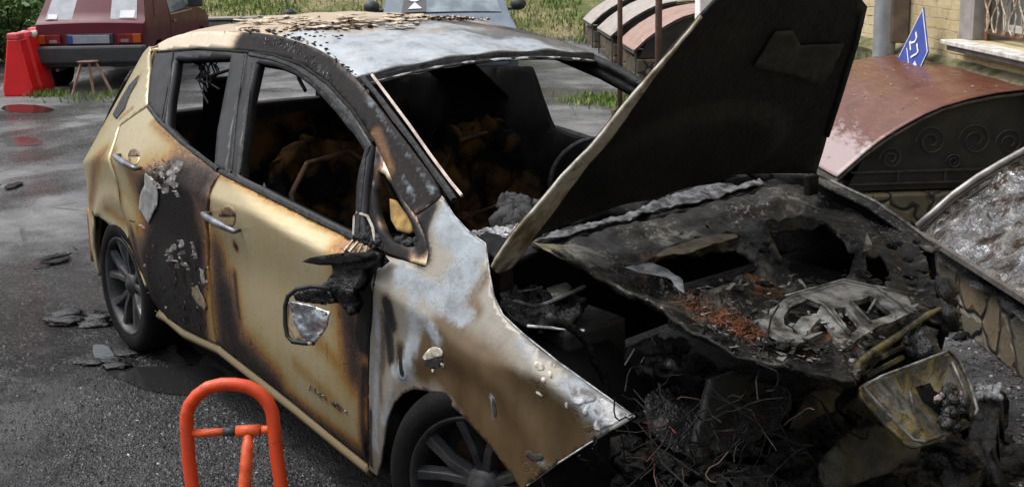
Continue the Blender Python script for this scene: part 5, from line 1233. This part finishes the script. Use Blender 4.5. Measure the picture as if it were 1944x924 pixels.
psheet('ash_streak', LP, [(1183, 537), (1225, 528), (1265, 540), (1292, 562), (1295, 588), (1284, 580), (1270, 560), (1245, 550), (1210, 548)], simple('ash_blue', (.17, .185, .20), (.05, .055, .06), 24, .5, bump=.6), LPn, .012, amp=.006, fr=14, solid=.003, off=.05)
psheet('torn_scrap', LP, [(1633, 505), (1640, 468), (1650, 490), (1648, 500)], M['alu'], LPn, .012, amp=.004, solid=.002, off=.05)
psheet('torn_scrap', LP, [(1010, 478), (1050, 480), (1085, 500), (1092, 512), (1070, 510), (1030, 490)], M['wreckold'], LPn, .012, amp=.008, solid=.003, off=.03)
# lattice piece of cast alloy lying on it
AP = Pl(LP.P(1590, 600, .055), (.22, -.02, 1))
aL = [(1437, 604), (1460, 600), (1462, 585), (1490, 566), (1540, 545), (1600, 532), (1640, 536), (1680, 545), (1722, 560), (1735, 590), (1700, 606), (1655, 626), (1612, 655), (1590, 648), (1572, 625), (1540, 640), (1512, 655), (1480, 636), (1450, 618)]
aH = [[(1488, 598), (1500, 580), (1532, 568), (1560, 580), (1548, 598), (1522, 600), (1505, 618), (1490, 612)], [(1528, 636), (1556, 604), (1570, 610), (1588, 640), (1560, 628)], [(1583, 590), (1604, 583), (1634, 618), (1616, 633)], [(1620, 572), (1652, 560), (1695, 594), (1652, 610)], [(1490, 574), (1478, 586), (1484, 578)]]
psheet('alloy_lattice', AP, aL, M['alu'], LPn, .011, aH, amp=.008, fr=6, solid=.016, smooth=False)
b = MB()
for pxs in ([(1497, 588), (1530, 573), (1562, 582), (1612, 640)], [(1577, 588), (1614, 638)], [(1612, 576), (1652, 616)], [(1645, 600), (1665, 566)], [(1662, 548), (1728, 598)], [(1490, 566), (1600, 535), (1722, 562)]):
    b.tube([AP.P(u, v, .008) for u, v in pxs], .0035, 5)
b.build('lattice_rib', M['alu'], LPn, smooth=True)
# crumbs, curled rust and scraps over the panel
random.seed(21); b1_, b2__, b3_ = MB(), MB(), MB()
def scrap(b, p, r_, up=.3):
    a = RNG.normal(size=3); a[2] *= up; a /= np.linalg.norm(a); c = np.cross(a, [.1, .2, 1]); c /= np.linalg.norm(c)
    q = np.array([0, 0, 1])*r_*.3; b.add([p-a*r_-c*r_*.4, p+a*r_*random.uniform(.5, 1)-c*r_*random.uniform(.2, .6), p+a*r_+c*r_*.5+q, p-a*r_*.7+c*r_*random.uniform(.4, .9)], [(0, 1, 2, 3)])
for k in range(900):
    u, v = random.uniform(1250, 1780), random.uniform(440, 735)
    if not inside((u, v), lpx) or any(inside((u, v), h_) for h_ in (hA, hB, hC)): continue
    if v < 560 and random.random() < .75: continue
    scrap(random.choice((b1_, b2__, b2__)), LP.P(u, v, .03+random.uniform(0, .015)), random.uniform(.004, .016))
b1_.build('ash_scraps', M['alu'], LPn, fix=False); b2__.build('char_scraps', M['wreck'], LPn, fix=False)
for k in range(420):
    t = random.random(); u = 1300+t*140+random.gauss(0, 12); v = 592+t*66+random.gauss(0, 8)
    p = LP.P(u, v, .035); b3_.tube([p, p+RNG.normal(size=3)*.006, p+RNG.normal(size=3)*.009], .0012, 4)
b3_.build('rust_curls', simple('orange_rust', (.20, .065, .02), (.06, .03, .016), 14, .9), LPn)

# --- nose: port opening, lid hanging forward, bumper beam
NP = Pl(LP.P(1660, 690), (.55, .05, 1))
b = MB().tube([NP.P(u, v, .03) for u, v in [(1618, 738), (1612, 725), (1620, 705), (1650, 682), (1700, 650), (1752, 612), (1775, 600)]], .010, 8, rs=[.006, .009, .010, .010, .010, .009, .006]).build('port_rim', M['wreckold'], CAR, smooth=True)
psheet('port_recess', NP, [(1622, 735), (1618, 715), (1640, 690), (1700, 650), (1770, 605), (1800, 625), (1790, 650), (1740, 672), (1690, 695), (1650, 715)], M['void'], CAR, .03, solid=.02, off=-.06, amp=.03)
b = MB()
for pxs in ([(1650, 705), (1720, 668)], [(1680, 668), (1740, 640)], [(1640, 700), (1660, 690), (1670, 700)]): b.tube([NP.P(u, v, -.02) for u, v in pxs], .008, 6)
b.build('port_bracket', M['wreckold'], CAR)
LD = Pl(NP.P(1735, 755), (.72, -.12, .7))
LID = psheet('port_lid', LD, smooth_poly([(1626, 738), (1660, 716), (1730, 690), (1796, 664), (1818, 680), (1840, 728), (1858, 782), (1846, 806), (1800, 830), (1748, 850), (1726, 848), (1700, 820), (1660, 778)], 1), M['lid'], CAR, .014, amp=.012, fr=12, solid=.01, h=lambda a, b: .0); sub(LID)
b = MB().tube([LD.P(u, v, .012) for u, v in [(1634, 738), (1668, 718), (1732, 694), (1795, 670), (1815, 686), (1836, 730), (1850, 780), (1840, 800), (1798, 824), (1748, 842), (1728, 838), (1702, 812), (1664, 772), (1640, 745)]], .0045, 7, closed=True)
b.tube([LD.P(u, v, .012) for u, v in [(1802, 690), (1822, 735), (1836, 780)]], .0035, 6).tube([LD.P(u, v, .012) for u, v in [(1722, 745), (1732, 790)]], .003, 6)
b.build('lid_rim', M['alu'], LID, smooth=True)
psheet('melt_hole', LD, [(1732, 738), (1760, 730), (1768, 745), (1790, 755), (1800, 780), (1780, 790), (1760, 770), (1745, 762)], M['void'], LID, .014, off=.014, solid=.002, amp=.004)
b = MB()
for k in range(36): lump(b, LD.P(random.gauss(1795, 16), random.gauss(785, 15), .02+random.random()*.02), random.uniform(.008, .02), k, n=6)
b.build('melted_clump', M['gloss'], LID, smooth=True)
b = MB()
for k in range(10): lump(b, LD.P(random.gauss(1792, 10), random.gauss(762, 4), .03), random.uniform(.006, .012), k, n=6)
b.build('ash_clump', simple('pinkish_ash', (.28, .21, .21), (.10, .08, .08), 60, .7), LID, smooth=True)
BB = Pl((.86, -.25, .42), (.8, -.25, .5))
psheet('bumper_beam', BB, [(1555, 880), (1590, 838), (1640, 800), (1690, 812), (1745, 850), (1730, 880), (1640, 912), (1580, 945), (1560, 920)], M['olive'], CAR, .02, amp=.03, fr=8, solid=.01)
# broken bumper end on the far side
BE = Pl((.62, .50, .42), (.3, -.4, 1))
BEo = psheet('bumper_remains', BE, [(1848, 752), (1880, 738), (1908, 745), (1900, 760), (1895, 800), (1890, 850), (1860, 880), (1842, 840), (1838, 800)], M['gloss'], CAR, .018, amp=.03, fr=14, solid=.16); sub(BEo)
b = MB()
for k in range(50): lump(b, BE.P(random.uniform(1852, 1896), random.uniform(742, 768), .03), random.uniform(.005, .012), k, n=5)
b.build('ash_clump', M['ash'], BEo, smooth=True)
b = MB()
for u, v in [(1792, 548), (1795, 590), (1745, 640), (1760, 650)]:
    for k in range(4): lump(b, LP.P(u+random.gauss(0, 5), v+random.gauss(0, 5), -.02), random.uniform(.025, .05), u+k, n=7)
b.build('melted_lamp', M['gloss'], CAR, smooth=True)

# --- what is left in the motor bay
b = MB()
b.box((.15, .0, .30), (1.1, 1.25, .05)); b.build('bay_floor', M['void'], CAR)
MB().box((.22, .30, .52), (.60, .60, .40), None, .03).box((.10, -.05, .45), (.40, .34, .28), None, .03).build('motor_housing', simple('burnt_motor', (.004, .004, .004), (.012, .011, .010), 12, .6, .9, bump=1, bd=.02, bscale=24), CAR, bevel=.02)
MB().b2((-.14, -.58, .50), (.12, -.34, .76)).build('fuse_box', simple('burnt_box', (.007, .007, .006), (.018, .017, .015), 14, .6, .8, bump=.8, bscale=50), CAR, bevel=.015)
EB = Pl((0.0, -.6, .82), (.1, -.25, 1))
b = MB()
b.tube([EB.P(u, v) for u, v in [(976, 571), (1014, 582), (1040, 575), (1090, 553), (1110, 543)]], .006, 6); b.tube([EB.P(u, v) for u, v in [(962, 540), (978, 542), (984, 553), (1010, 550), (1030, 545)]], .004, 6); b.tube([EB.P(u, v) for u, v in [(1040, 548), (1052, 562)]], .005, 6)
b.build('bracket_strip', M['alu'], CAR)
psheet('bracket_plate', EB, [(1040, 545), (1075, 535), (1086, 545), (1078, 556), (1050, 566)], simple('olive_plate', (.06, .062, .05), (.03, .03, .025), 20, .5), CAR, .02, solid=.004)
psheet('tray', EB, [(945, 530), (1040, 530), (1110, 548), (1100, 575), (1030, 610), (975, 590), (948, 560)], M['gloss'], CAR, .014, off=-.03, amp=.03, fr=18, solid=.02)
CR = Pl((.30, -.35, .60), (.9, -.5, .5))
b = MB()
for a, c in [((1205, 662), (1168, 722)), ((1236, 655), (1194, 730)), ((1254, 632), (1190, 760)), ((1170, 732), (1162, 748)), ((1182, 738), (1172, 755))]: b.tube([CR.P(*a), CR.P(*c)], .0028, 5)
b.build('cooler_edge', simple('dull_steel_edge', (.17, .18, .20), (.08, .08, .09), 20, .4, metal=.4), CAR)
psheet('cooler_slab', CR, [(1196, 655), (1256, 630), (1200, 790), (1150, 770)], M['black'], CAR, .03, solid=.05, off=-.012)
# wiring burnt bare
random.seed(9)
for nm, mt_, cnt, rr, box_ in [('wire', 'black', 130, .0022, (1080, 1560, 740, 930)), ('wire', 'copper', 18, .0012, (1110, 1500, 780, 924)), ('wire', 'redwire', 2, .0018, (1120, 1440, 760, 900))]:
    for part in range(1):
        b = MB()
        for k in range(cnt):
            u, v = random.uniform(*box_[:2]), random.uniform(*box_[2:]); X = random.uniform(.45, .85); p = on(u, v, 0, X)
            if p[1] > .75 or p[1] < -.85 or p[2] < .05: continue
            pts_ = [p]; d = RNG.normal(size=3)*.022; d[2] -= .008
            for q in range(6): d = d*.8+RNG.normal(size=3)*.009; pts_.append(pts_[-1]+d)
            b.tube(pts_, rr*random.uniform(.6, 1.4), 5)
        if b.V: b.build({'black': 'charred_wiring', 'copper': 'bare_wiring', 'redwire': 'red_wiring'}[mt_], M[mt_], CAR)
# debris slumped in the front end
def heap(name, pl, pxs, n, r0, r1, mat, zr=.02, parent=CAR):
    b = MB(); k = 0
    us = [p[0] for p in pxs]; vs = [p[1] for p in pxs]
    while k < n:
        u, v = random.uniform(min(us), max(us)), random.uniform(min(vs), max(vs))
        if inside((u, v), pxs): lump(b, pl.P(u, v, random.uniform(-zr, zr)), random.uniform(r0, r1), k+random.random()*9, (1, 1, .6), 6); k += 1
    return b.build(name, M[mat] if isinstance(mat, str) else mat, parent)
FB = Pl((.62, -.3, .40), (.55, -.2, 1))
chr_ = simple('glittering_char', (.004, .004, .0045), (.018, .017, .015), 30, .35, .8, bump=1, bd=.014, bscale=60, spec=.15)
heap('char_heap', FB, [(1215, 800), (1300, 720), (1420, 715), (1560, 740), (1640, 800), (1700, 850), (1840, 830), (1850, 930), (1560, 940), (1200, 940), (1160, 870)], 260, .015, .05, chr_, .05)
heap('melted_crumple', Pl((.55, -.35, .55), (.6, -.3, 1)), [(1225, 640), (1330, 680), (1420, 720), (1300, 730), (1230, 700)], 60, .015, .04, chr_, .03)
psheet('radiator_support', Pl((.62, 0, .45), (1, -.1, .2)), [(1350, 720), (1400, 705), (1430, 712), (1400, 760), (1345, 850), (1320, 850)], simple('sooty_green_grey', (.018, .02, .018), (.009, .010, .009), 12, .6, bump=.6), CAR, .02, amp=.01, solid=.02)
psheet('radiator_support', Pl((.62, 0, .45), (1, -.1, .2)), [(1505, 800), (1530, 750), (1570, 735), (1620, 760), (1580, 790), (1530, 850), (1500, 830)], M['olive'], CAR, .02, amp=.03, solid=.012)
def folds(a, b): return .05*abs(noise.noise(Vector((a*5, b*5, 2))))+.025*abs(noise.noise(Vector((a*13, b*13, 6))))
psheet('melted_cover', Pl((.70, -.35, .36), (.8, -.35, 1)), smooth_poly([(1225, 742), (1300, 722), (1400, 716), (1500, 742), (1490, 800), (1420, 850), (1330, 880), (1260, 850), (1215, 800)], 1), M['gloss'], CAR, .014, h=folds, solid=.006)
psheet('melted_cover', Pl((.86, .05, .30), (.8, -.35, 1)), smooth_poly([(1700, 850), (1760, 862), (1830, 840), (1870, 870), (1860, 940), (1700, 950), (1640, 920)], 1), M['gloss'], CAR, .014, h=folds, solid=.006)
b = MB()
for k in range(26):
    a_, c_2 = CR.P(1262+k*2.6, 640+k*2.2, -.05), CR.P(1222+k*2.6, 742+k*1.6, -.05); b.tube([a_, c_2], .0016, 4)
b.build('radiator_fin', simple('sooty_fin', (.03, .03, .032), (.012, .012, .012), 20, .5, metal=.3), CAR)
random.seed(17)
b = MB()
for k in range(150):
    u, v = random.uniform(1300, 1780), random.uniform(470, 735)
    if inside((u, v), lpx) and not any(inside((u, v), h_) for h_ in (hA, hB, hC)): lump(b, LP.P(u, v, .03), random.uniform(.004, .016), k, (1.5, 1.1, .6), 5)
b.build('char_heap', M['black'], LPn)
for k, pts_ in enumerate([[(1040, 600), (1110, 640), (1150, 720), (1140, 800)], [(1270, 690), (1330, 740), (1340, 820), (1290, 880)], [(1380, 740), (1450, 760), (1520, 840), (1500, 920)], [(1600, 770), (1560, 830), (1600, 900)]]):
    P_ = [on(u, v, 0, .42+.05*k) if k % 2 else on(u, v, 0, .30+.06*k) for u, v in pts_]; Q = []
    for i in range(len(P_)-1):
        for t in np.linspace(0, 1, 5)[:-1]: Q.append(P_[i]*(1-t)+P_[i+1]*t+RNG.normal(size=3)*.004)
    MB().tube(Q, .012+.003*(k % 3), 8).build('hose', M['gloss'], CAR, smooth=True)
# chassis legs so the nose stands on something
MB().b2((-.3, -.50, .28), (.72, -.42, .42)).build('chassis_leg', M['black'], CAR, bevel=.01); MB().b2((-.3, .42, .28), (.72, .50, .42)).build('chassis_leg', M['black'], CAR, bevel=.01)

# --- wheels
def wheel(x, y, z, ang, sg, tyre=True):
    rt = MB(); r = .316
    MX = Matrix.Translation((x, y, z)) @ Matrix.Rotation(ang, 4, 'Z')
    prof = [(.222, .09), (.235, .108), (.28, .112), (.303, .098), (.316, .07), (.3165, .0), (.316, -.07), (.303, -.098), (.28, -.112), (.235, -.108), (.222, -.09)]
    w_ = MB().lathe(prof, 64, MX).build('wheel', M['tyre'], CAR, smooth=True); sub(w_)
    # rim: dish, lip, five pairs of spokes
    o = sg
    MB().lathe([(.228, .085*o), (.232, .102*o), (.224, .106*o), (.214, .094*o), (.205, .060*o), (.200, -.05*o), (.20, -.06*o), (0, -.055*o)], 64, MX).build('rim', M['rim'], w_, smooth='auto', solid=.004, soff=0)
    sp = MB()
    for k in range(5):
        for q in (-1, 1):
            a0 = k*2*math.pi/5+.3+q*.13; a1 = k*2*math.pi/5+.3+q*.30
            P_ = []
            for (rr, aa, hw, h0, h1) in ((.035, a0, .024, .068, .035), (.12, a0+(a1-a0)*.45, .021, .084, .055), (.212, a1, .026, .094, .068)):
                cx_, cz_ = rr*math.cos(aa), rr*math.sin(aa); tx_, tz_ = -math.sin(aa), math.cos(aa)
                P_ += [(cx_-tx_*hw, h1*o, cz_-tz_*hw), (cx_-tx_*hw*.55, h0*o, cz_-tz_*hw*.55), (cx_+tx_*hw*.55, h0*o, cz_+tz_*hw*.55), (cx_+tx_*hw, h1*o, cz_+tz_*hw)]
            F = []
            for s_ in (0, 4):
                for j in range(4): F.append((s_+j, s_+(j+1) % 4, s_+4+(j+1) % 4, s_+4+j))
            F += [(3, 2, 1, 0), (8, 9, 10, 11)]
            sp.add([MX @ Vector(p) for p in P_], F)
    sp.build('spokes', M['rim'], w_, bevel=.003)
    MB().lathe([(0, .088*o), (.028, .086*o), (.034, .076*o), (.060, .070*o), (.062, .04*o)], 24, MX).build('hub', M['rim'], w_, smooth='auto')
    MB().lathe([(.0, .0*o), (.15, .0*o), (.15, -.03*o), (0, -.03*o)], 32, MX).build('brake_disc', M['rust'], w_)
wheel(-2.70, -.768, .316, 0, -1); wheel(-.02, -.745, .316, R(24), -1); wheel(-2.70, .768, .316, 0, 1); wheel(-.02, .755, .316, R(24), 1)

# --- loose bits on the roof
random.seed(31)
b, c_, d_ = MB(), MB(), MB()
def rflake(bb, u, v, L, W, ang, h=.01):
    p = hroof(u, v); A = np.array([math.cos(ang), math.sin(ang), 0]); B = np.array([-math.sin(ang), math.cos(ang), 0]); z = np.array([0, 0, 1.])
    n = 4; V = []
    for k in range(n+1):
        t = k/n-.5; ww = W*random.uniform(.5, 1)*(1-abs(t)*1.4)
        for q in (-1, 1): V.append(p+A*L*t+B*ww*q*.5+z*(.004+h*abs(t)*2*random.uniform(.6, 1.3)+(h if q > 0 else 0)))
    bb.add(V, [(2*k, 2*k+2, 2*k+3, 2*k+1) for k in range(n)])
for k in range(150):
    u = random.uniform(452, 800); v = random.uniform(36, 62)-(u-450)*.02
    rflake(b if random.random() < .88 else c_, u, v, random.uniform(.03, .11), random.uniform(.015, .045), random.uniform(0, 6.3), random.uniform(.001, .005))
for k in range(70):
    u = random.uniform(800, 930); rflake(random.choice((b, c_)), u, random.uniform(36, 42), random.uniform(.02, .06), random.uniform(.01, .03), random.uniform(0, 6.3), .006)
for k in range(60):
    t = random.random(); u = 455+t*220; v = lerp(u, [(455, 62), (534, 70), (573, 82), (619, 102), (675, 149)])-random.uniform(1, 9)
    lump(d_, hroof(u, v)+np.array([0, 0, .004]), random.uniform(.002, .007), k, (1.6, 1, .5), 5)
for k in range(35):
    lump(d_, hroof(random.gauss(590, 35), random.gauss(68, 12))+np.array([0, 0, .003]), random.uniform(.003, .008), k, (1.6, 1, .6), 5)
b.build('roof_flakes', simple('cracked_beige_flake', (.56, .47, .33), (.33, .24, .16), 18, .5), rso if not sub(rso) else rso, fix=False); c_.build('roof_char_flakes', M['rust'], rso, fix=False); d_.build('roof_char_crumbs', M['black'], rso)
b = MB()
for k in range(90):
    t = random.random(); u = 500+t*130; v = 72+t*t*75+random.uniform(-5, 14)
    rr = random.uniform(.003, .008); flake(b, u, v, random.uniform(3, 9), random.uniform(1, 3), random.uniform(-1.3, -.7), .002, .002)
b.build('ash_flecks', M['ash'], CAR, fix=False)
# ================================================================== LITTER ON THE GROUND
random.seed(77)
b = MB(); b2_ = MB()
def inreg(u, v): return True
cnt = 0
while cnt < 13000:      # char crumbs washed out over the asphalt, thickest in front of the sill
    u = random.gauss(360, 200); v = random.gauss(850, 95)
    if v > 1100 or v < 560: continue
    p = ground(u, v)
    if -2.9 < p[0] < .6 and p[1] > -.80: continue
    r_ = random.uniform(.0025, .009)*(.7+.6*random.random()); a = random.uniform(0, 6.28); A = np.array([math.cos(a), math.sin(a), 0])*r_; B = np.array([-math.sin(a), math.cos(a), 0])*r_*random.uniform(.4, .9); z = random.uniform(.3, .8)*r_
    bb = b if random.random() < .985 else b2_
    bb.add([p-A, p-B, p+A, p+B, p+np.array([0, 0, z])+A*random.uniform(-.4, .4)], [(0, 1, 4), (1, 2, 4), (2, 3, 4), (3, 0, 4)]); cnt += 1
tag(b.build('char_crumbs', simple('char_gravel', (.008, .008, .009), (.035, .035, .037), 45, .4, .7, bump=.3), fix=False), 'black char crumbs scattered over the wet asphalt beside the sill', 'char crumbs', kind='stuff')
tag(b2_.build('glass_bits', simple('pale_glass_bits', (.30, .32, .33), (.16, .17, .17), 45, .3), fix=False), 'pale glass bits strewn between the char crumbs', 'glass bits', kind='stuff')
b = MB(); b2_ = MB(); cnt = 0
while cnt < 1100:
    u = random.uniform(1600, 1960); v = random.uniform(560, 930); p = ground(u, v)
    d = 1824+(v-600)*1.25-u; w_ = math.exp(-(d/70)**2)+(.5 if v > 820 else .12)
    if random.random() > w_: continue
    if p[0] < .45 and p[1] < .85: continue
    r_ = random.uniform(.003, .010); bb = b if random.random() < .9 else b2_
    lump(bb, p+np.array([0, 0, r_*.3]), r_, cnt, (1.2, 1, .6), 3); cnt += 1
tag(b.build('charred_rubble', simple('dark_rubble', (.015, .0145, .014), (.045, .042, .04), 30, .6), fix=False), 'dark charred rubble along the foot of the stone kerb', 'rubble', kind='stuff')
tag(b2_.build('ash_rubble', M['ash'], fix=False), 'whitish ash and glass lumps among the dark rubble', 'ash lumps', kind='stuff')
def debris(u, v, label, n, r, sq, mat, seed, group='charred scraps on the asphalt'):
    random.seed(seed); c = ground(u, v); rt = empty('charred_scrap', tuple(c), random.uniform(0, 3), label, 'scrap', group)
    b = MB()
    for k in range(n): lump(b, (random.gauss(0, r*1.6), random.gauss(0, r*.8), r*.35*random.random()), r*random.uniform(.4, 1), seed+k, sq, 7)
    b.build('clump', mat, rt, smooth=True)
    b = MB()
    for k in range(3): 
        x, y = random.gauss(0, r*1.5), random.gauss(0, r); b.box((x, y, r*.5), (r*random.uniform(.8, 1.6), r*random.uniform(.15, .35), .006), Matrix.Rotation(random.uniform(-1, 1), 4, (random.random(), random.random(), random.random())), .004)
    b.build('sliver', M['black'], rt)
    return rt
debris(205, 690, 'flat charred scrap beside the puddle below the rear wheel', 5, .05, (1.7, 1, .16), M['gloss'], 3)
debris(165, 610, 'glossy charred heap left of the rear tyre', 14, .055, (1.6, 1, .28), M['gloss'], 4)
debris(100, 495, 'low smear of char on the asphalt, upper left of the heap', 6, .05, (1.8, 1, .07), M['black'], 5)
debris(18, 355, 'small char flake at the far left by the red stain', 3, .06, (2, 1, .15), M['black'], 6)
debris(1845, 640, 'charred clump against the foot of the stone kerb', 10, .035, (1.2, 1, .6), chr_, 7)
debris(1900, 880, 'large charred heap at the lower right corner', 26, .07, (1.4, 1, .5), chr_, 8)
debris(1800, 900, 'charred heap under the hanging port lid', 22, .07, (1.4, 1, .5), chr_, 12)
# pooled water: thin sheets with irregular edges
def pool(pxs, label, name='puddle'):
    L_ = [(p[0], p[1]) for p in (ground(*q) for q in pxs)]; L_ = smooth_poly(L_, 2)
    L2 = [(x+.03*noise.noise(Vector((x*9, y*9, 0))), y+.03*noise.noise(Vector((x*9, y*9, 5)))) for x, y in resample(L_, .05)]
    s_ = MB(); n = len(L2); s_.add([(x, y, .004) for x, y in L2], [tuple(range(n))]); o = s_.build(name, watm)
    tag(o, label, 'puddle', 'puddles on the asphalt'); return o
wt = N('puddle_water'); wt.setp(Base_Color=(.018, .018, .018, 1), Roughness=.07); wt.p.inputs['Specular IOR Level'].default_value = .6; wt.bump(wt.noise(16, 5, .6), .25, .01); watm = wt.m
pool([(325, 640), (350, 640), (385, 665), (375, 700), (345, 690)], 'small bright puddle under the rear door sill')
pool([(170, 650), (215, 660), (230, 690), (290, 700), (400, 690), (440, 720), (360, 760), (240, 730), (190, 700)], 'dark puddle below the rear tyre')
pool([(2, 200), (60, 198), (110, 208), (90, 215), (10, 214)], 'puddle reflecting the red barrier at the far left')
pool([(10, 262), (60, 260), (90, 272), (50, 280), (5, 276)], 'puddle nearer than the one by the red barrier')
# dead leaves and grit on the brown hatch cover
b = MB(); random.seed(8)
for k in range(60):
    s_ = random.uniform(7.0, 8.6); d = random.uniform(.1, 1.1); z = prof_at(d)+.026; r_ = random.uniform(.006, .016); a = random.uniform(0, 6.28)
    p = WL(s_, d, z); A = np.array([math.cos(a), math.sin(a), 0])*r_; B = np.array([-math.sin(a), math.cos(a), 0])*r_*.5
    b.add([p-A, p-B, p+A+np.array([0, 0, .006]), p+B], [(0, 1, 2, 3)])
tag(b.build('leaf_litter', simple('dry_leaf_bits', (.42, .36, .24), (.20, .14, .08), 40, .8), fix=False), 'dry leaf bits lying on the brown hatch cover', 'leaf litter', kind='stuff')

# scattered bits nobody could count, as parts of the wreck
for o in bpy.data.objects:
    if o.type == 'MESH' and o.parent and o.name.split('.')[0] in ('roof_flakes', 'roof_char_flakes', 'roof_char_crumbs', 'ash_scraps', 'char_scraps', 'rust_curls', 'paint_flake', 'paint_blister', 'glass_crumbs', 'charred_wiring', 'bare_wiring', 'red_wiring', 'ash_flecks', 'peeled_patch', 'melted_clumps', 'char_heap', 'charred_heap', 'melted_crumple', 'ash_clump', 'melted_clump', 'hanging_wire', 'melted_lamp'):
        o['kind'] = 'stuff'
